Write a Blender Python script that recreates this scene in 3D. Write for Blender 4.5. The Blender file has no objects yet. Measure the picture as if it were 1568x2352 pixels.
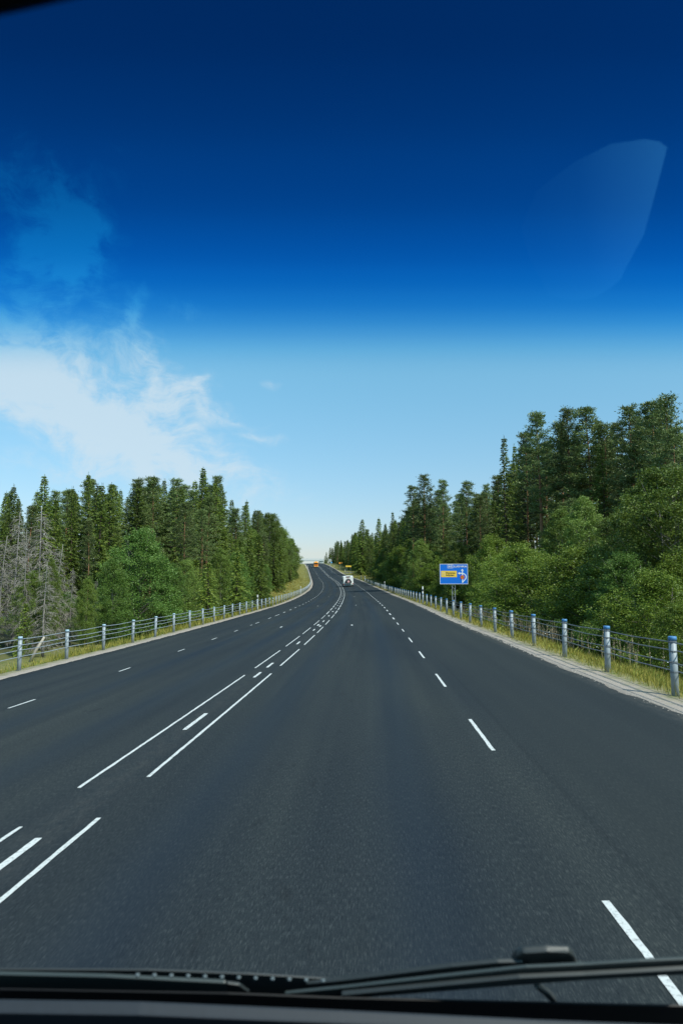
import bpy, bmesh, math, random
import numpy as np
from mathutils import Vector, Matrix

SC = bpy.context.scene
COL = SC.collection
rng = np.random.default_rng(7)
random.seed(7)
R = math.radians

# ------------------------------------------------------------------ camera
CAM_Z = 2.0
PITCH = math.atan2(169.0, 1568.0)
cam_d = bpy.data.cameras.new('camera')
cam_d.lens = 24.0
cam_d.sensor_width = 36.0
cam_d.sensor_fit = 'AUTO'
cam_d.clip_start = 0.02
cam_d.clip_end = 20000
cam = bpy.data.objects.new('camera', cam_d)
cam.location = (0, 0, CAM_Z)
cam.rotation_euler = (R(90) + PITCH, 0, 0)
COL.objects.link(cam)
cam_d.dof.use_dof = True
cam_d.dof.focus_distance = 60.0
cam_d.dof.aperture_fstop = 4.0
SC.camera = cam

# ------------------------------------------------------------------ sun and sky
SUN_EL, SUN_AZ = R(50), math.atan2(0.74, -0.67)      # azimuth from +Y towards +X
to_sun = Vector((math.sin(SUN_AZ) * math.cos(SUN_EL), math.cos(SUN_AZ) * math.cos(SUN_EL), math.sin(SUN_EL)))
sun_d = bpy.data.lights.new('sun', 'SUN')
sun_d.energy = 4.5
sun_d.angle = R(0.53)
sun_d.color = (1.0, 0.95, 0.86)
sun = bpy.data.objects.new('sun', sun_d)
sun.rotation_euler = (-to_sun).to_track_quat('-Z', 'Y').to_euler()
COL.objects.link(sun)

W = bpy.data.worlds.new('World')
SC.world = W
W.use_nodes = True
wn, wl = W.node_tree.nodes, W.node_tree.links
wn.clear()


def N(tree_nodes, typ, **kw):
    n = tree_nodes.new(typ)
    for k, v in kw.items():
        setattr(n, k, v)
    return n


w_out = N(wn, 'ShaderNodeOutputWorld')
w_bg = N(wn, 'ShaderNodeBackground')
SKY_STRENGTH = 0.125
w_bg.inputs['Strength'].default_value = SKY_STRENGTH
sky = N(wn, 'ShaderNodeTexSky', sky_type='NISHITA', sun_disc=False)
sky.sun_elevation = SUN_EL
sky.sun_rotation = SUN_AZ
sky.air_density = 1.0
sky.dust_density = 0.6
sky.ozone_density = 2.0
# clouds: thin cirrus over the road's inner side, laid out in sky directions
tc = N(wn, 'ShaderNodeTexCoord')
sep = N(wn, 'ShaderNodeSeparateXYZ')
wl.new(tc.outputs['Generated'], sep.inputs[0])


def wmath(op, a, b=None, c=None):
    m = N(wn, 'ShaderNodeMath', operation=op)
    for i, v in enumerate((a, b, c)):
        if v is None:
            continue
        if isinstance(v, (int, float)):
            m.inputs[i].default_value = v
        else:
            wl.new(v, m.inputs[i])
    return m.outputs[0]


az = wmath('ARCTAN2', sep.outputs[0], sep.outputs[1])          # 0 straight ahead, negative to the left
el = wmath('ARCSINE', sep.outputs[2])
comb = N(wn, 'ShaderNodeCombineXYZ')
wl.new(az, comb.inputs[0])
wl.new(el, comb.inputs[1])
# domain warp
warp = N(wn, 'ShaderNodeTexNoise')
warp.inputs['Scale'].default_value = 9.0
warp.inputs['Detail'].default_value = 3.0
wl.new(comb.outputs[0], warp.inputs['Vector'])
wsub = N(wn, 'ShaderNodeVectorMath', operation='SUBTRACT')
wl.new(warp.outputs['Color'], wsub.inputs[0])
wsub.inputs[1].default_value = (0.5, 0.5, 0.5)
wsc = N(wn, 'ShaderNodeVectorMath', operation='SCALE')
wl.new(wsub.outputs[0], wsc.inputs[0])
wsc.inputs['Scale'].default_value = 0.09
wadd = N(wn, 'ShaderNodeVectorMath', operation='ADD')
wl.new(comb.outputs[0], wadd.inputs[0])
wl.new(wsc.outputs[0], wadd.inputs[1])
wsep = N(wn, 'ShaderNodeSeparateXYZ')
wl.new(wadd.outputs[0], wsep.inputs[0])
# streaky fbm, streaks running down to the right
mp = N(wn, 'ShaderNodeMapping', vector_type='POINT')
mp.inputs['Rotation'].default_value = (0, 0, R(22))
mp.inputs['Scale'].default_value = (5.0, 19.0, 1.0)
wl.new(wadd.outputs[0], mp.inputs['Vector'])
fb = N(wn, 'ShaderNodeTexNoise')
fb.inputs['Scale'].default_value = 1.0
fb.inputs['Detail'].default_value = 9.0
fb.inputs['Roughness'].default_value = 0.70
wl.new(mp.outputs[0], fb.inputs['Vector'])


def blob(a0, e0, ra, re, tilt, amp):
    """soft cloud bank centred on azimuth a0, elevation e0 (radians); rotated by tilt"""
    da = wmath('SUBTRACT', wsep.outputs[0], a0)
    de = wmath('SUBTRACT', wsep.outputs[1], e0)
    c, s = math.cos(tilt), math.sin(tilt)
    p = wmath('DIVIDE', wmath('ADD', wmath('MULTIPLY', da, c), wmath('MULTIPLY', de, s)), ra)
    q = wmath('DIVIDE', wmath('SUBTRACT', wmath('MULTIPLY', de, c), wmath('MULTIPLY', da, s)), re)
    r2 = wmath('ADD', wmath('MULTIPLY', p, p), wmath('MULTIPLY', q, q))
    g = wmath('POWER', 2.71828, wmath('MULTIPLY', r2, -1.0))
    return wmath('MULTIPLY', g, amp)


def sky_dir(px, py):
    """azimuth and elevation of a point of the 1568 x 2352 photograph"""
    fx, fy = (px - 784) / 1568.0, (1176 - py) / 1568.0
    y = math.cos(PITCH) - fy * math.sin(PITCH)
    z = math.sin(PITCH) + fy * math.cos(PITCH)
    return math.atan2(fx, y), math.atan2(z, math.hypot(fx, y))


dens = None
for (px, py, ra, re, tilt, amp) in [
        (120, 925, .24, .048, -.42, .82), (60, 850, .18, .035, -.30, .42), (330, 985, .15, .044, -.38, .58),
        (415, 888, .055, .026, .1, .75), (510, 950, .055, .015, -.15, .50), (350, 1060, .18, .026, -.25, .34),
        (60, 1065, .2, .022, -.1, .30), (325, 782, .045, .030, -.8, .55), (305, 715, .016, .045, -.35, .42),
        (150, 545, .060, .048, -.9, 1.35), (185, 490, .05, .022, -.4, .45), (15, 400, .04, .05, -.8, .42), (60, 745, .16, .035, -.3, .46),
        (628, 875, .018, .007, 0, .36), (600, 998, .032, .009, -.2, .44), (250, 410, .03, .03, 0, .24),
        (60, 640, .12, .04, -.4, .30), (440, 700, .05, .012, 0, .28)]:
    a0, e0 = sky_dir(px, py)
    bl = blob(a0, e0, ra, re, tilt, amp)
    dens = bl if dens is None else wmath('ADD', dens, bl)
# mask * noise
puff = N(wn, 'ShaderNodeTexNoise')
puff.inputs['Scale'].default_value = 30.0
puff.inputs['Detail'].default_value = 7.0
puff.inputs['Roughness'].default_value = 0.6
wl.new(wadd.outputs[0], puff.inputs['Vector'])
nz = wmath('ADD', wmath('MULTIPLY', wmath('SUBTRACT', fb.outputs['Fac'], 0.5), 3.0), wmath('MULTIPLY', wmath('SUBTRACT', puff.outputs['Fac'], 0.5), 2.3))
cl = wmath('ADD', dens, wmath('MULTIPLY', nz, wmath('MINIMUM', wmath('ADD', dens, 0.12), 0.8)))
clr = N(wn, 'ShaderNodeMapRange', interpolation_type='SMOOTHSTEP')
clr.inputs['From Min'].default_value = 0.10
clr.inputs['From Max'].default_value = 1.05
clr.inputs['To Min'].default_value = 0.0
clr.inputs['To Max'].default_value = 0.74
wl.new(cl, clr.inputs['Value'])
mixc = N(wn, 'ShaderNodeMix', data_type='RGBA')
wl.new(clr.outputs[0], mixc.inputs['Factor'])
tint = N(wn, 'ShaderNodeMix', data_type='RGBA', blend_type='MULTIPLY')
tint.inputs['Factor'].default_value = 1.0
tmix = N(wn, 'ShaderNodeValToRGB')
tmix.color_ramp.elements.new(0.1)
for e_, (p_, c_) in zip(tmix.color_ramp.elements, [(0.0, (0.71, 0.84, 1.14, 1)), (0.14, (0.89, 0.82, 0.88, 1)), (1.0, (0.87, 1.34, 1.25, 1))]):
    e_.position = p_
    e_.color = c_
wl.new(wmath('MINIMUM', wmath('MULTIPLY', wmath('MAXIMUM', sep.outputs[2], 0.0), 3.0), 1.0), tmix.inputs[0])
wl.new(tmix.outputs[0], tint.inputs[7])
wl.new(sky.outputs[0], tint.inputs[6])
wl.new(tint.outputs[2], mixc.inputs[6])
mixc.inputs[7].default_value = (4.7, 5.3, 5.9, 1)
wl.new(mixc.outputs[2], w_bg.inputs['Color'])
wl.new(w_bg.outputs[0], w_out.inputs['Surface'])

SC.view_settings.view_transform = 'Standard'
SC.view_settings.look = 'None'
SC.view_settings.exposure = 0.25
SC.view_settings.gamma = 1.0
SC.view_settings.use_curve_mapping = False
SC.render.engine = 'CYCLES'
SC.cycles.max_bounces = 6
SC.cycles.diffuse_bounces = 3
SC.cycles.transparent_max_bounces = 8
SC.cycles.use_denoising = True
SC.cycles.caustics_reflective = False
SC.cycles.caustics_refractive = False


# ------------------------------------------------------------------ helpers
def tag(o, label=None, cat=None, group=None, kind=None):
    if label: o['label'] = label
    if cat: o['category'] = cat
    if group: o['group'] = group
    if kind: o['kind'] = kind
    return o


def empty(name, loc=(0, 0, 0), rz=0.0):
    o = bpy.data.objects.new(name, None)
    o.empty_display_size = 0.2
    o.location = loc
    o.rotation_euler = (0, 0, rz)
    COL.objects.link(o)
    return o


def link(name, mesh, parent=None, loc=None):
    o = bpy.data.objects.new(name, mesh)
    COL.objects.link(o)
    if parent is not None:
        o.parent = parent
    if loc is not None:
        o.location = loc
    return o


def np_mesh(name, verts, faces, mat, uvs=None, smooth=False, midx=None):
    """verts (n,3); faces: (m,k) array of one face size"""
    me = bpy.data.meshes.new(name)
    verts = np.ascontiguousarray(verts, dtype=np.float32)
    faces = np.ascontiguousarray(faces, dtype=np.int32)
    m, k = faces.shape
    me.vertices.add(len(verts))
    me.vertices.foreach_set('co', verts.ravel())
    me.loops.add(m * k)
    me.loops.foreach_set('vertex_index', faces.ravel())
    me.polygons.add(m)
    me.polygons.foreach_set('loop_start', np.arange(0, m * k, k, dtype=np.int32))
    me.polygons.foreach_set('loop_total', np.full(m, k, dtype=np.int32))
    if smooth:
        me.polygons.foreach_set('use_smooth', np.ones(m, dtype=bool))
    if uvs is not None:
        uvl = me.uv_layers.new(name='UVMap')
        uvl.data.foreach_set('uv', np.ascontiguousarray(uvs[faces.ravel()], dtype=np.float32).ravel())
    for mm in (mat if isinstance(mat, (list, tuple)) else [mat]):
        me.materials.append(mm)
    if midx is not None:
        me.polygons.foreach_set('material_index', np.ascontiguousarray(midx, dtype=np.int32))
    me.update(calc_edges=True)
    return me


class MB:
    """collects boxes, tubes and prisms; build() links them as one mesh object"""
    def __init__(self):
        self.v, self.f = [], []

    def add(self, vs, fs):
        b = len(self.v)
        self.v += [tuple(x) for x in vs]
        self.f += [tuple(i + b for i in t) for t in fs]
        return self

    def box(self, c, s, rz=0.0, rx=0.0, taper=None):
        M = Matrix.Rotation(rz, 3, 'Z') @ Matrix.Rotation(rx, 3, 'X')
        vs = []
        for dz in (-.5, .5):
            for dx, dy in ((-.5, -.5), (.5, -.5), (.5, .5), (-.5, .5)):
                k = 1.0 if (taper is None or dz < 0) else taper
                vs.append(Vector(c) + M @ Vector((dx * s[0] * k, dy * s[1] * k, dz * s[2])))
        return self.add(vs, [(3, 2, 1, 0), (4, 5, 6, 7), (0, 1, 5, 4), (1, 2, 6, 5), (2, 3, 7, 6), (3, 0, 4, 7)])

    def tube(self, pts, radii, n=8, caps=True):
        pts = [Vector(p) for p in pts]
        if not hasattr(radii, '__len__'):
            radii = [radii] * len(pts)
        vs, fs = [], []
        up = Vector((0, 0, 1))
        for i, p in enumerate(pts):
            d = (pts[min(i + 1, len(pts) - 1)] - pts[max(i - 1, 0)]).normalized()
            a = d.cross(up)
            if a.length < 0.05:
                a = d.cross(Vector((0, 1, 0)))
            a.normalize()
            b = d.cross(a)
            for k in range(n):
                t = 2 * math.pi * k / n
                vs.append(p + (a * math.cos(t) + b * math.sin(t)) * radii[i])
        for i in range(len(pts) - 1):
            for k in range(n):
                k2 = (k + 1) % n
                fs.append((i * n + k, i * n + k2, (i + 1) * n + k2, (i + 1) * n + k))
        if caps:
            fs.append(tuple(range(n - 1, -1, -1)))
            fs.append(tuple((len(pts) - 1) * n + k for k in range(n)))
        return self.add(vs, fs)

    def prism(self, poly, axis):
        """polygon of 3-D points extruded by the vector axis"""
        n = len(poly)
        ax = Vector(axis)
        vs = [Vector(p) for p in poly] + [Vector(p) + ax for p in poly]
        fs = [tuple(range(n - 1, -1, -1)), tuple(range(n, 2 * n))]
        for k in range(n):
            k2 = (k + 1) % n
            fs.append((k, k2, n + k2, n + k))
        return self.add(vs, fs)

    def mesh(self, name, mat, bevel=0.0, seg=2, smooth=False):
        me = bpy.data.meshes.new(name)
        me.from_pydata([tuple(v) for v in self.v], [], self.f)
        bm = bmesh.new()
        bm.from_mesh(me)
        bmesh.ops.recalc_face_normals(bm, faces=bm.faces)
        if bevel:
            bmesh.ops.bevel(bm, geom=list(bm.edges), offset=bevel, segments=seg, affect='EDGES', profile=0.6, clamp_overlap=True)
        for f in bm.faces:
            f.smooth = smooth
        bm.to_mesh(me)
        bm.free()
        me.materials.append(mat)
        return me

    def build(self, name, mat, parent=None, bevel=0.0, seg=2, smooth=False):
        return link(name, self.mesh(name, mat, bevel, seg, smooth), parent)


# ------------------------------------------------------------------ materials
def new_mat(name):
    m = bpy.data.materials.new(name)
    m.use_nodes = True
    nt = m.node_tree
    b = nt.nodes['Principled BSDF']
    return m, nt, b


def tex(nt, typ, scale=1.0, vec=None, detail=4.0, rough=0.55, **kw):
    n = nt.nodes.new(typ)
    n.inputs['Scale'].default_value = scale
    if 'Detail' in n.inputs: n.inputs['Detail'].default_value = detail
    if 'Roughness' in n.inputs: n.inputs['Roughness'].default_value = rough
    if vec is not None: nt.links.new(vec, n.inputs['Vector'])
    return n


def ramp(nt, fac, stops):
    r = nt.nodes.new('ShaderNodeValToRGB')
    while len(r.color_ramp.elements) < len(stops):
        r.color_ramp.elements.new(0.5)
    for e, (p, c) in zip(r.color_ramp.elements, stops):
        e.position = p
        e.color = tuple(c) + (1,) if len(c) == 3 else c
    nt.links.new(fac, r.inputs[0])
    return r


def mixrgb(nt, fac, a, b, blend='MIX'):
    n = nt.nodes.new('ShaderNodeMix')
    n.data_type = 'RGBA'
    n.blend_type = blend
    for sock, v in ((0, fac), (6, a), (7, b)):
        if isinstance(v, (int, float)):
            n.inputs[sock].default_value = v
        elif isinstance(v, (tuple, list)):
            n.inputs[sock].default_value = tuple(v) + (1,) if len(v) == 3 else v
        else:
            nt.links.new(v, n.inputs[sock])
    return n.outputs[2]


def fmath(nt, op, a, b=None, clamp=False):
    n = nt.nodes.new('ShaderNodeMath')
    n.operation = op
    n.use_clamp = clamp
    for i, v in enumerate((a, b)):
        if v is None: continue
        if isinstance(v, (int, float)):
            n.inputs[i].default_value = v
        else:
            nt.links.new(v, n.inputs[i])
    return n.outputs[0]


def plain(name, col, rough=0.6, var=0.12, scale=30.0, metal=0.0, bump=0.0, spec=0.5):
    m, nt, b = new_mat(name)
    tco = nt.nodes.new('ShaderNodeTexCoord')
    n = tex(nt, 'ShaderNodeTexNoise', scale, tco.outputs['Object'])
    c = mixrgb(nt, n.outputs['Fac'], tuple(x * (1 - var) for x in col), tuple(x * (1 + var) for x in col))
    nt.links.new(c, b.inputs['Base Color'])
    b.inputs['Roughness'].default_value = rough
    b.inputs['Metallic'].default_value = metal
    b.inputs['Specular IOR Level'].default_value = spec
    if bump:
        bp = nt.nodes.new('ShaderNodeBump')
        bp.inputs['Strength'].default_value = bump
        nt.links.new(n.outputs['Fac'], bp.inputs['Height'])
        nt.links.new(bp.outputs[0], b.inputs['Normal'])
    return m


def leaf_mat(name, stops, trans=0.25, rough=0.55, spec=0.3, clump=0.8, inst=0.25):
    """foliage: colour varies per leaf, per clump and per plant; some light passes through"""
    m, nt, b = new_mat(name)
    geo = nt.nodes.new('ShaderNodeNewGeometry')
    oi = nt.nodes.new('ShaderNodeObjectInfo')
    tco = nt.nodes.new('ShaderNodeTexCoord')
    n = tex(nt, 'ShaderNodeTexNoise', clump, tco.outputs['Object'], detail=2.0)
    f = fmath(nt, 'MULTIPLY', geo.outputs['Random Per Island'], 0.45)
    f = fmath(nt, 'ADD', f, fmath(nt, 'MULTIPLY', n.outputs['Fac'], 0.55))
    f = fmath(nt, 'ADD', f, fmath(nt, 'MULTIPLY', fmath(nt, 'SUBTRACT', oi.outputs['Random'], 0.5), inst), clamp=True)
    r = ramp(nt, f, stops)
    hs = nt.nodes.new('ShaderNodeHueSaturation')
    nt.links.new(r.outputs[0], hs.inputs['Color'])
    nt.links.new(fmath(nt, 'ADD', fmath(nt, 'MULTIPLY', oi.outputs['Random'], 0.045), 0.476), hs.inputs['Hue'])
    nt.links.new(hs.outputs[0], b.inputs['Base Color'])
    b.inputs['Roughness'].default_value = rough
    b.inputs['Specular IOR Level'].default_value = spec
    tr = nt.nodes.new('ShaderNodeBsdfTranslucent')
    nt.links.new(hs.outputs[0], tr.inputs['Color'])
    mx = nt.nodes.new('ShaderNodeMixShader')
    mx.inputs[0].default_value = trans
    nt.links.new(b.outputs[0], mx.inputs[1])
    nt.links.new(tr.outputs[0], mx.inputs[2])
    nt.links.new(mx.outputs[0], nt.nodes['Material Output'].inputs['Surface'])
    return m


def bark_mat(name, low, high, h0, h1, rough=0.9):
    """bark that changes from low to high colour between the heights h0 and h1 of the tree (true of pine bark)"""
    m, nt, b = new_mat(name)
    tco = nt.nodes.new('ShaderNodeTexCoord')
    mpn = nt.nodes.new('ShaderNodeMapping')
    mpn.inputs['Scale'].default_value = (6, 6, 1.2)
    nt.links.new(tco.outputs['Object'], mpn.inputs['Vector'])
    n = tex(nt, 'ShaderNodeTexNoise', 2.0, mpn.outputs[0], detail=6)
    sp = nt.nodes.new('ShaderNodeSeparateXYZ')
    nt.links.new(tco.outputs['Object'], sp.inputs[0])
    mr = nt.nodes.new('ShaderNodeMapRange')
    mr.inputs['From Min'].default_value = h0
    mr.inputs['From Max'].default_value = h1
    nt.links.new(sp.outputs[2], mr.inputs['Value'])
    c = mixrgb(nt, mr.outputs[0], low, high)
    c2 = mixrgb(nt, n.outputs['Fac'], (0.45, 0.45, 0.45), (1.35, 1.35, 1.35))
    c = mixrgb(nt, 1.0, c, c2, 'MULTIPLY')
    nt.links.new(c, b.inputs['Base Color'])
    b.inputs['Roughness'].default_value = rough
    b.inputs['Specular IOR Level'].default_value = 0.2
    return m


# ------------------------------------------------------------------ road geometry
KD = np.array([-60, 0, 12, 25, 40, 60, 80, 105, 135, 170, 215, 265, 320, 390, 490, 545, 600, 680, 800, 1000.])
KX = np.array([-4.9, -2.422, -1.876, -1.314, -0.76, -0.196, 0.15, 0.449, 0.475, -0.029, -1.607, -4.182, -7.271, -11.525, -18.359, -22.3, -26.4, -32.5, -42, -58.])
KZ = np.array([-1.7, -2.004, -2.07, -2.101, -2.069, -1.939, -1.807, -1.496, -0.945, -0.062, 1.468, 3.189, 5.867, 9.825, 15.141, 17.55, 19.1, 20.1, 18.2, 11.]) + CAM_Z
KB = np.array([-60, 0, 40, 80, 130, 200, 300, 490, 1000.])
KBV = np.array([.053, .053, .045, .061, .062, .071, .051, .024, .02])


def spline(xs, ys):
    n = len(xs)
    h = np.diff(xs)
    A = np.zeros((n, n)); r = np.zeros(n)
    A[0, 0] = A[-1, -1] = 1
    for i in range(1, n - 1):
        A[i, i - 1] = h[i - 1]; A[i, i] = 2 * (h[i - 1] + h[i]); A[i, i + 1] = h[i]
        r[i] = 6 * ((ys[i + 1] - ys[i]) / h[i] - (ys[i] - ys[i - 1]) / h[i - 1])
    m = np.linalg.solve(A, r)

    def ev(x):
        x = np.asarray(x, dtype=float)
        i = np.clip(np.searchsorted(xs, x) - 1, 0, n - 2)
        t = x - xs[i]
        hh = h[i]
        return ys[i] + t * ((ys[i + 1] - ys[i]) / hh - hh * (2 * m[i] + m[i + 1]) / 6) + t * t * m[i] / 2 + t ** 3 * (m[i + 1] - m[i]) / (6 * hh)
    return ev


SX, SZ = spline(KD, KX), spline(KD, KZ)
U_CL, U_MID, U_RD, U_RE, U_LE, U_D1 = -.62, -.31, 3.77, 6.54, -7.38, -4.43


def bank(d): return np.interp(d, KB, KBV)


def road(d, u, h=0.0):
    """points of the road plane: station d, offset u from the right-hand centre line, height h above it"""
    d = np.asarray(d, dtype=float); u = np.asarray(u, dtype=float)
    dx = (SX(d + .5) - SX(d - .5))
    nn = np.sqrt(1 + dx * dx)
    return np.stack(np.broadcast_arrays(SX(d) + u / nn, d - u * dx / nn, SZ(d) + u * bank(d) + h), axis=-1)


def sstep(a, b, x):
    t = np.clip((np.asarray(x, dtype=float) - a) / (b - a), 0, 1)
    return t * t * (3 - 2 * t)


def vnoise(x, y, seed=0):
    """cheap smooth value noise in [-1, 1]"""
    x = np.asarray(x, dtype=float); y = np.asarray(y, dtype=float)
    xi, yi = np.floor(x).astype(np.int64), np.floor(y).astype(np.int64)
    fx, fy = x - xi, y - yi
    fx = fx * fx * (3 - 2 * fx); fy = fy * fy * (3 - 2 * fy)

    def hsh(a, b):
        h = (a * 374761393 + b * 668265263 + seed * 1274126177) & 0x7fffffff
        h = ((h ^ (h >> 13)) * 1103515245) & 0x7fffffff
        return (h & 0xffff) / 32767.5 - 1
    return (hsh(xi, yi) * (1 - fx) + hsh(xi + 1, yi) * fx) * (1 - fy) + (hsh(xi, yi + 1) * (1 - fx) + hsh(xi + 1, yi + 1) * fx) * fy


def ground_h(d, u):
    """height of the terrain surface above z = 0 at station d, offset u"""
    d = np.asarray(d, dtype=float); u = np.asarray(u, dtype=float)
    d, u = np.broadcast_arrays(d, u)
    zl = SZ(d) + U_LE * bank(d)
    zr = SZ(d) + U_RE * bank(d)
    wl_ = np.clip(U_LE - u, 0, None)
    wr_ = np.clip(u - U_RE, 0, None)
    near_l = np.interp(wl_, [0, .5, 1.0, 4, 6, 10, 30, 150, 3000], [-.012, -.03, -.06, -1.3, -1.55, -1.5, -1.0, 2, 4])
    far_l = np.interp(wl_, [0, .5, 1.0, 2.5, 5, 10, 30, 150, 3000], [-.012, -.03, -.06, -.25, .35, 1.6, 3, 5, 5])
    kl = sstep(85, 150, d)
    hl = near_l * (1 - kl) + far_l * kl
    hl = hl * (1 - .6 * sstep(380, 480, d) * (hl > 0))
    near_r = np.interp(wr_, [0, .7, 1.2, 4, 5.5, 8, 14, 30, 150, 3000], [-.012, -.03, -.08, -.85, -1.05, -.8, -.2, .8, 4, 6])
    far_r = np.interp(wr_, [0, .7, 1.2, 3, 8, 30, 150, 3000], [-.012, -.03, -.06, -.25, -.1, .5, 3, 5])
    kr = sstep(170, 250, d)
    hr = near_r * (1 - kr) + far_r * kr
    nz_ = (vnoise(d * .35, u * .35, 3) * .07 + vnoise(d * 1.1, u * 1.1, 5) * .03)
    rough = np.clip((np.maximum(wl_, wr_) - .8) / 3, 0, 1)
    base = np.where(u < U_LE, zl + hl, np.where(u > U_RE, zr + hr, SZ(d) + u * bank(d) - .12))
    return base + nz_ * rough * np.where(u < U_LE, 1, 1)


def ground_pt(d, u):
    p = road(d, u)
    p[..., 2] = ground_h(d, u)
    return p


def unproj(px, dist):
    """x at forward distance dist for pixel column px of the 1568-wide photograph"""
    return (px - 784) / 1568.0 * dist / math.cos(PITCH) if False else (px - 784) / 1568.0 * dist * (math.cos(PITCH) + 0.0)


# ------------------------------------------------------------------ ground
def ground_material():
    m, nt, b = new_mat('verge_ground')
    uv = nt.nodes.new('ShaderNodeUVMap'); uv.uv_map = 'UVMap'
    sp = nt.nodes.new('ShaderNodeSeparateXYZ')
    nt.links.new(uv.outputs[0], sp.inputs[0])
    u = sp.outputs[0]                                            # metres from the nearest road edge
    big = tex(nt, 'ShaderNodeTexNoise', 0.45, uv.outputs[0], detail=5)
    mid = tex(nt, 'ShaderNodeTexNoise', 3.0, uv.outputs[0], detail=6, rough=.65)
    fine = tex(nt, 'ShaderNodeTexNoise', 22.0, uv.outputs[0], detail=4, rough=.7)
    stones = tex(nt, 'ShaderNodeTexVoronoi', 26.0, uv.outputs[0])
    grav = mixrgb(nt, stones.outputs['Color'], (.19, .165, .145), (.42, .365, .325))
    grav = mixrgb(nt, fine.outputs['Fac'], grav, (.27, .225, .185))
    dry = mixrgb(nt, fine.outputs['Fac'], (.16, .14, .06), (.32, .28, .12))
    green = mixrgb(nt, fine.outputs['Fac'], (.07, .10, .022), (.15, .18, .05))
    grass = mixrgb(nt, ramp(nt, mid.outputs['Fac'], [(.38, (0, 0, 0)), (.62, (1, 1, 1))]).outputs[0], dry, green)
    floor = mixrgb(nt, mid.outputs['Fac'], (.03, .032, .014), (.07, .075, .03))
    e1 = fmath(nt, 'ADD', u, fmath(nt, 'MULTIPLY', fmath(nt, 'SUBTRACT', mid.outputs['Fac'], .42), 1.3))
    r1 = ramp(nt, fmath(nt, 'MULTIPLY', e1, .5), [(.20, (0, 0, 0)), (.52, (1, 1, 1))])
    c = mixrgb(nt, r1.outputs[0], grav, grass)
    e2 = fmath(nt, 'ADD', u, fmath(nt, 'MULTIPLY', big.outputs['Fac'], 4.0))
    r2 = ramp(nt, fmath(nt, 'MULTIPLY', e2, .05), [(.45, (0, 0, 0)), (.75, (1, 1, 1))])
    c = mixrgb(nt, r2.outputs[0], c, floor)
    nt.links.new(c, b.inputs['Base Color'])
    b.inputs['Roughness'].default_value = .95
    b.inputs['Specular IOR Level'].default_value = .15
    bp = nt.nodes.new('ShaderNodeBump')
    bp.inputs['Strength'].default_value = .6
    bp.inputs['Distance'].default_value = .03
    nt.links.new(fine.outputs['Fac'], bp.inputs['Height'])
    nt.links.new(bp.outputs[0], b.inputs['Normal'])
    return m


GD = np.concatenate([np.arange(-40, 0, 4.), np.arange(0, 60, .75), np.arange(60, 160, 1.6), np.arange(160, 420, 3.5), np.arange(420, 700, 8), np.arange(700, 1001, 25), [1200, 1800, 3000, 6000]])
GU = np.array([-3000, -1200, -500, -250, -120, -70, -48, -36, -28, -23, -19.5, -17, -15, -13.5, -12.2, -11.2, -10.4, -9.7, -9.1, -8.6, -8.2, -7.9, -7.6, -7.40, -7.3, -4, 0, 4, 6.45,
               6.56, 6.8, 7.1, 7.4, 7.8, 8.3, 8.9, 9.6, 10.4, 11.3, 12.3, 13.5, 15, 17, 20, 24, 30, 38, 50, 80, 150, 300, 700, 1500, 3000.])
dg, ug = np.meshgrid(np.clip(GD, None, 1000), GU, indexing='ij')
gp = ground_pt(dg, ug)
extra = np.clip(GD, 1000, None)[:, None] - 1000
gp[..., 1] += extra
nd, nu = dg.shape
idx = np.arange(nd * nu).reshape(nd, nu)
gf = np.stack([idx[:-1, :-1], idx[:-1, 1:], idx[1:, 1:], idx[1:, :-1]], axis=-1).reshape(-1, 4)
edge = np.where(ug < 0, U_LE - ug, ug - U_RE)
guv = np.stack([edge, gp[..., 1]], axis=-1).reshape(-1, 2)
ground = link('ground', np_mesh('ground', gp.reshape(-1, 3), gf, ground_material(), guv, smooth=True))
tag(ground, 'grassy verges and dark forest floor either side of the road', kind='structure')


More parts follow.
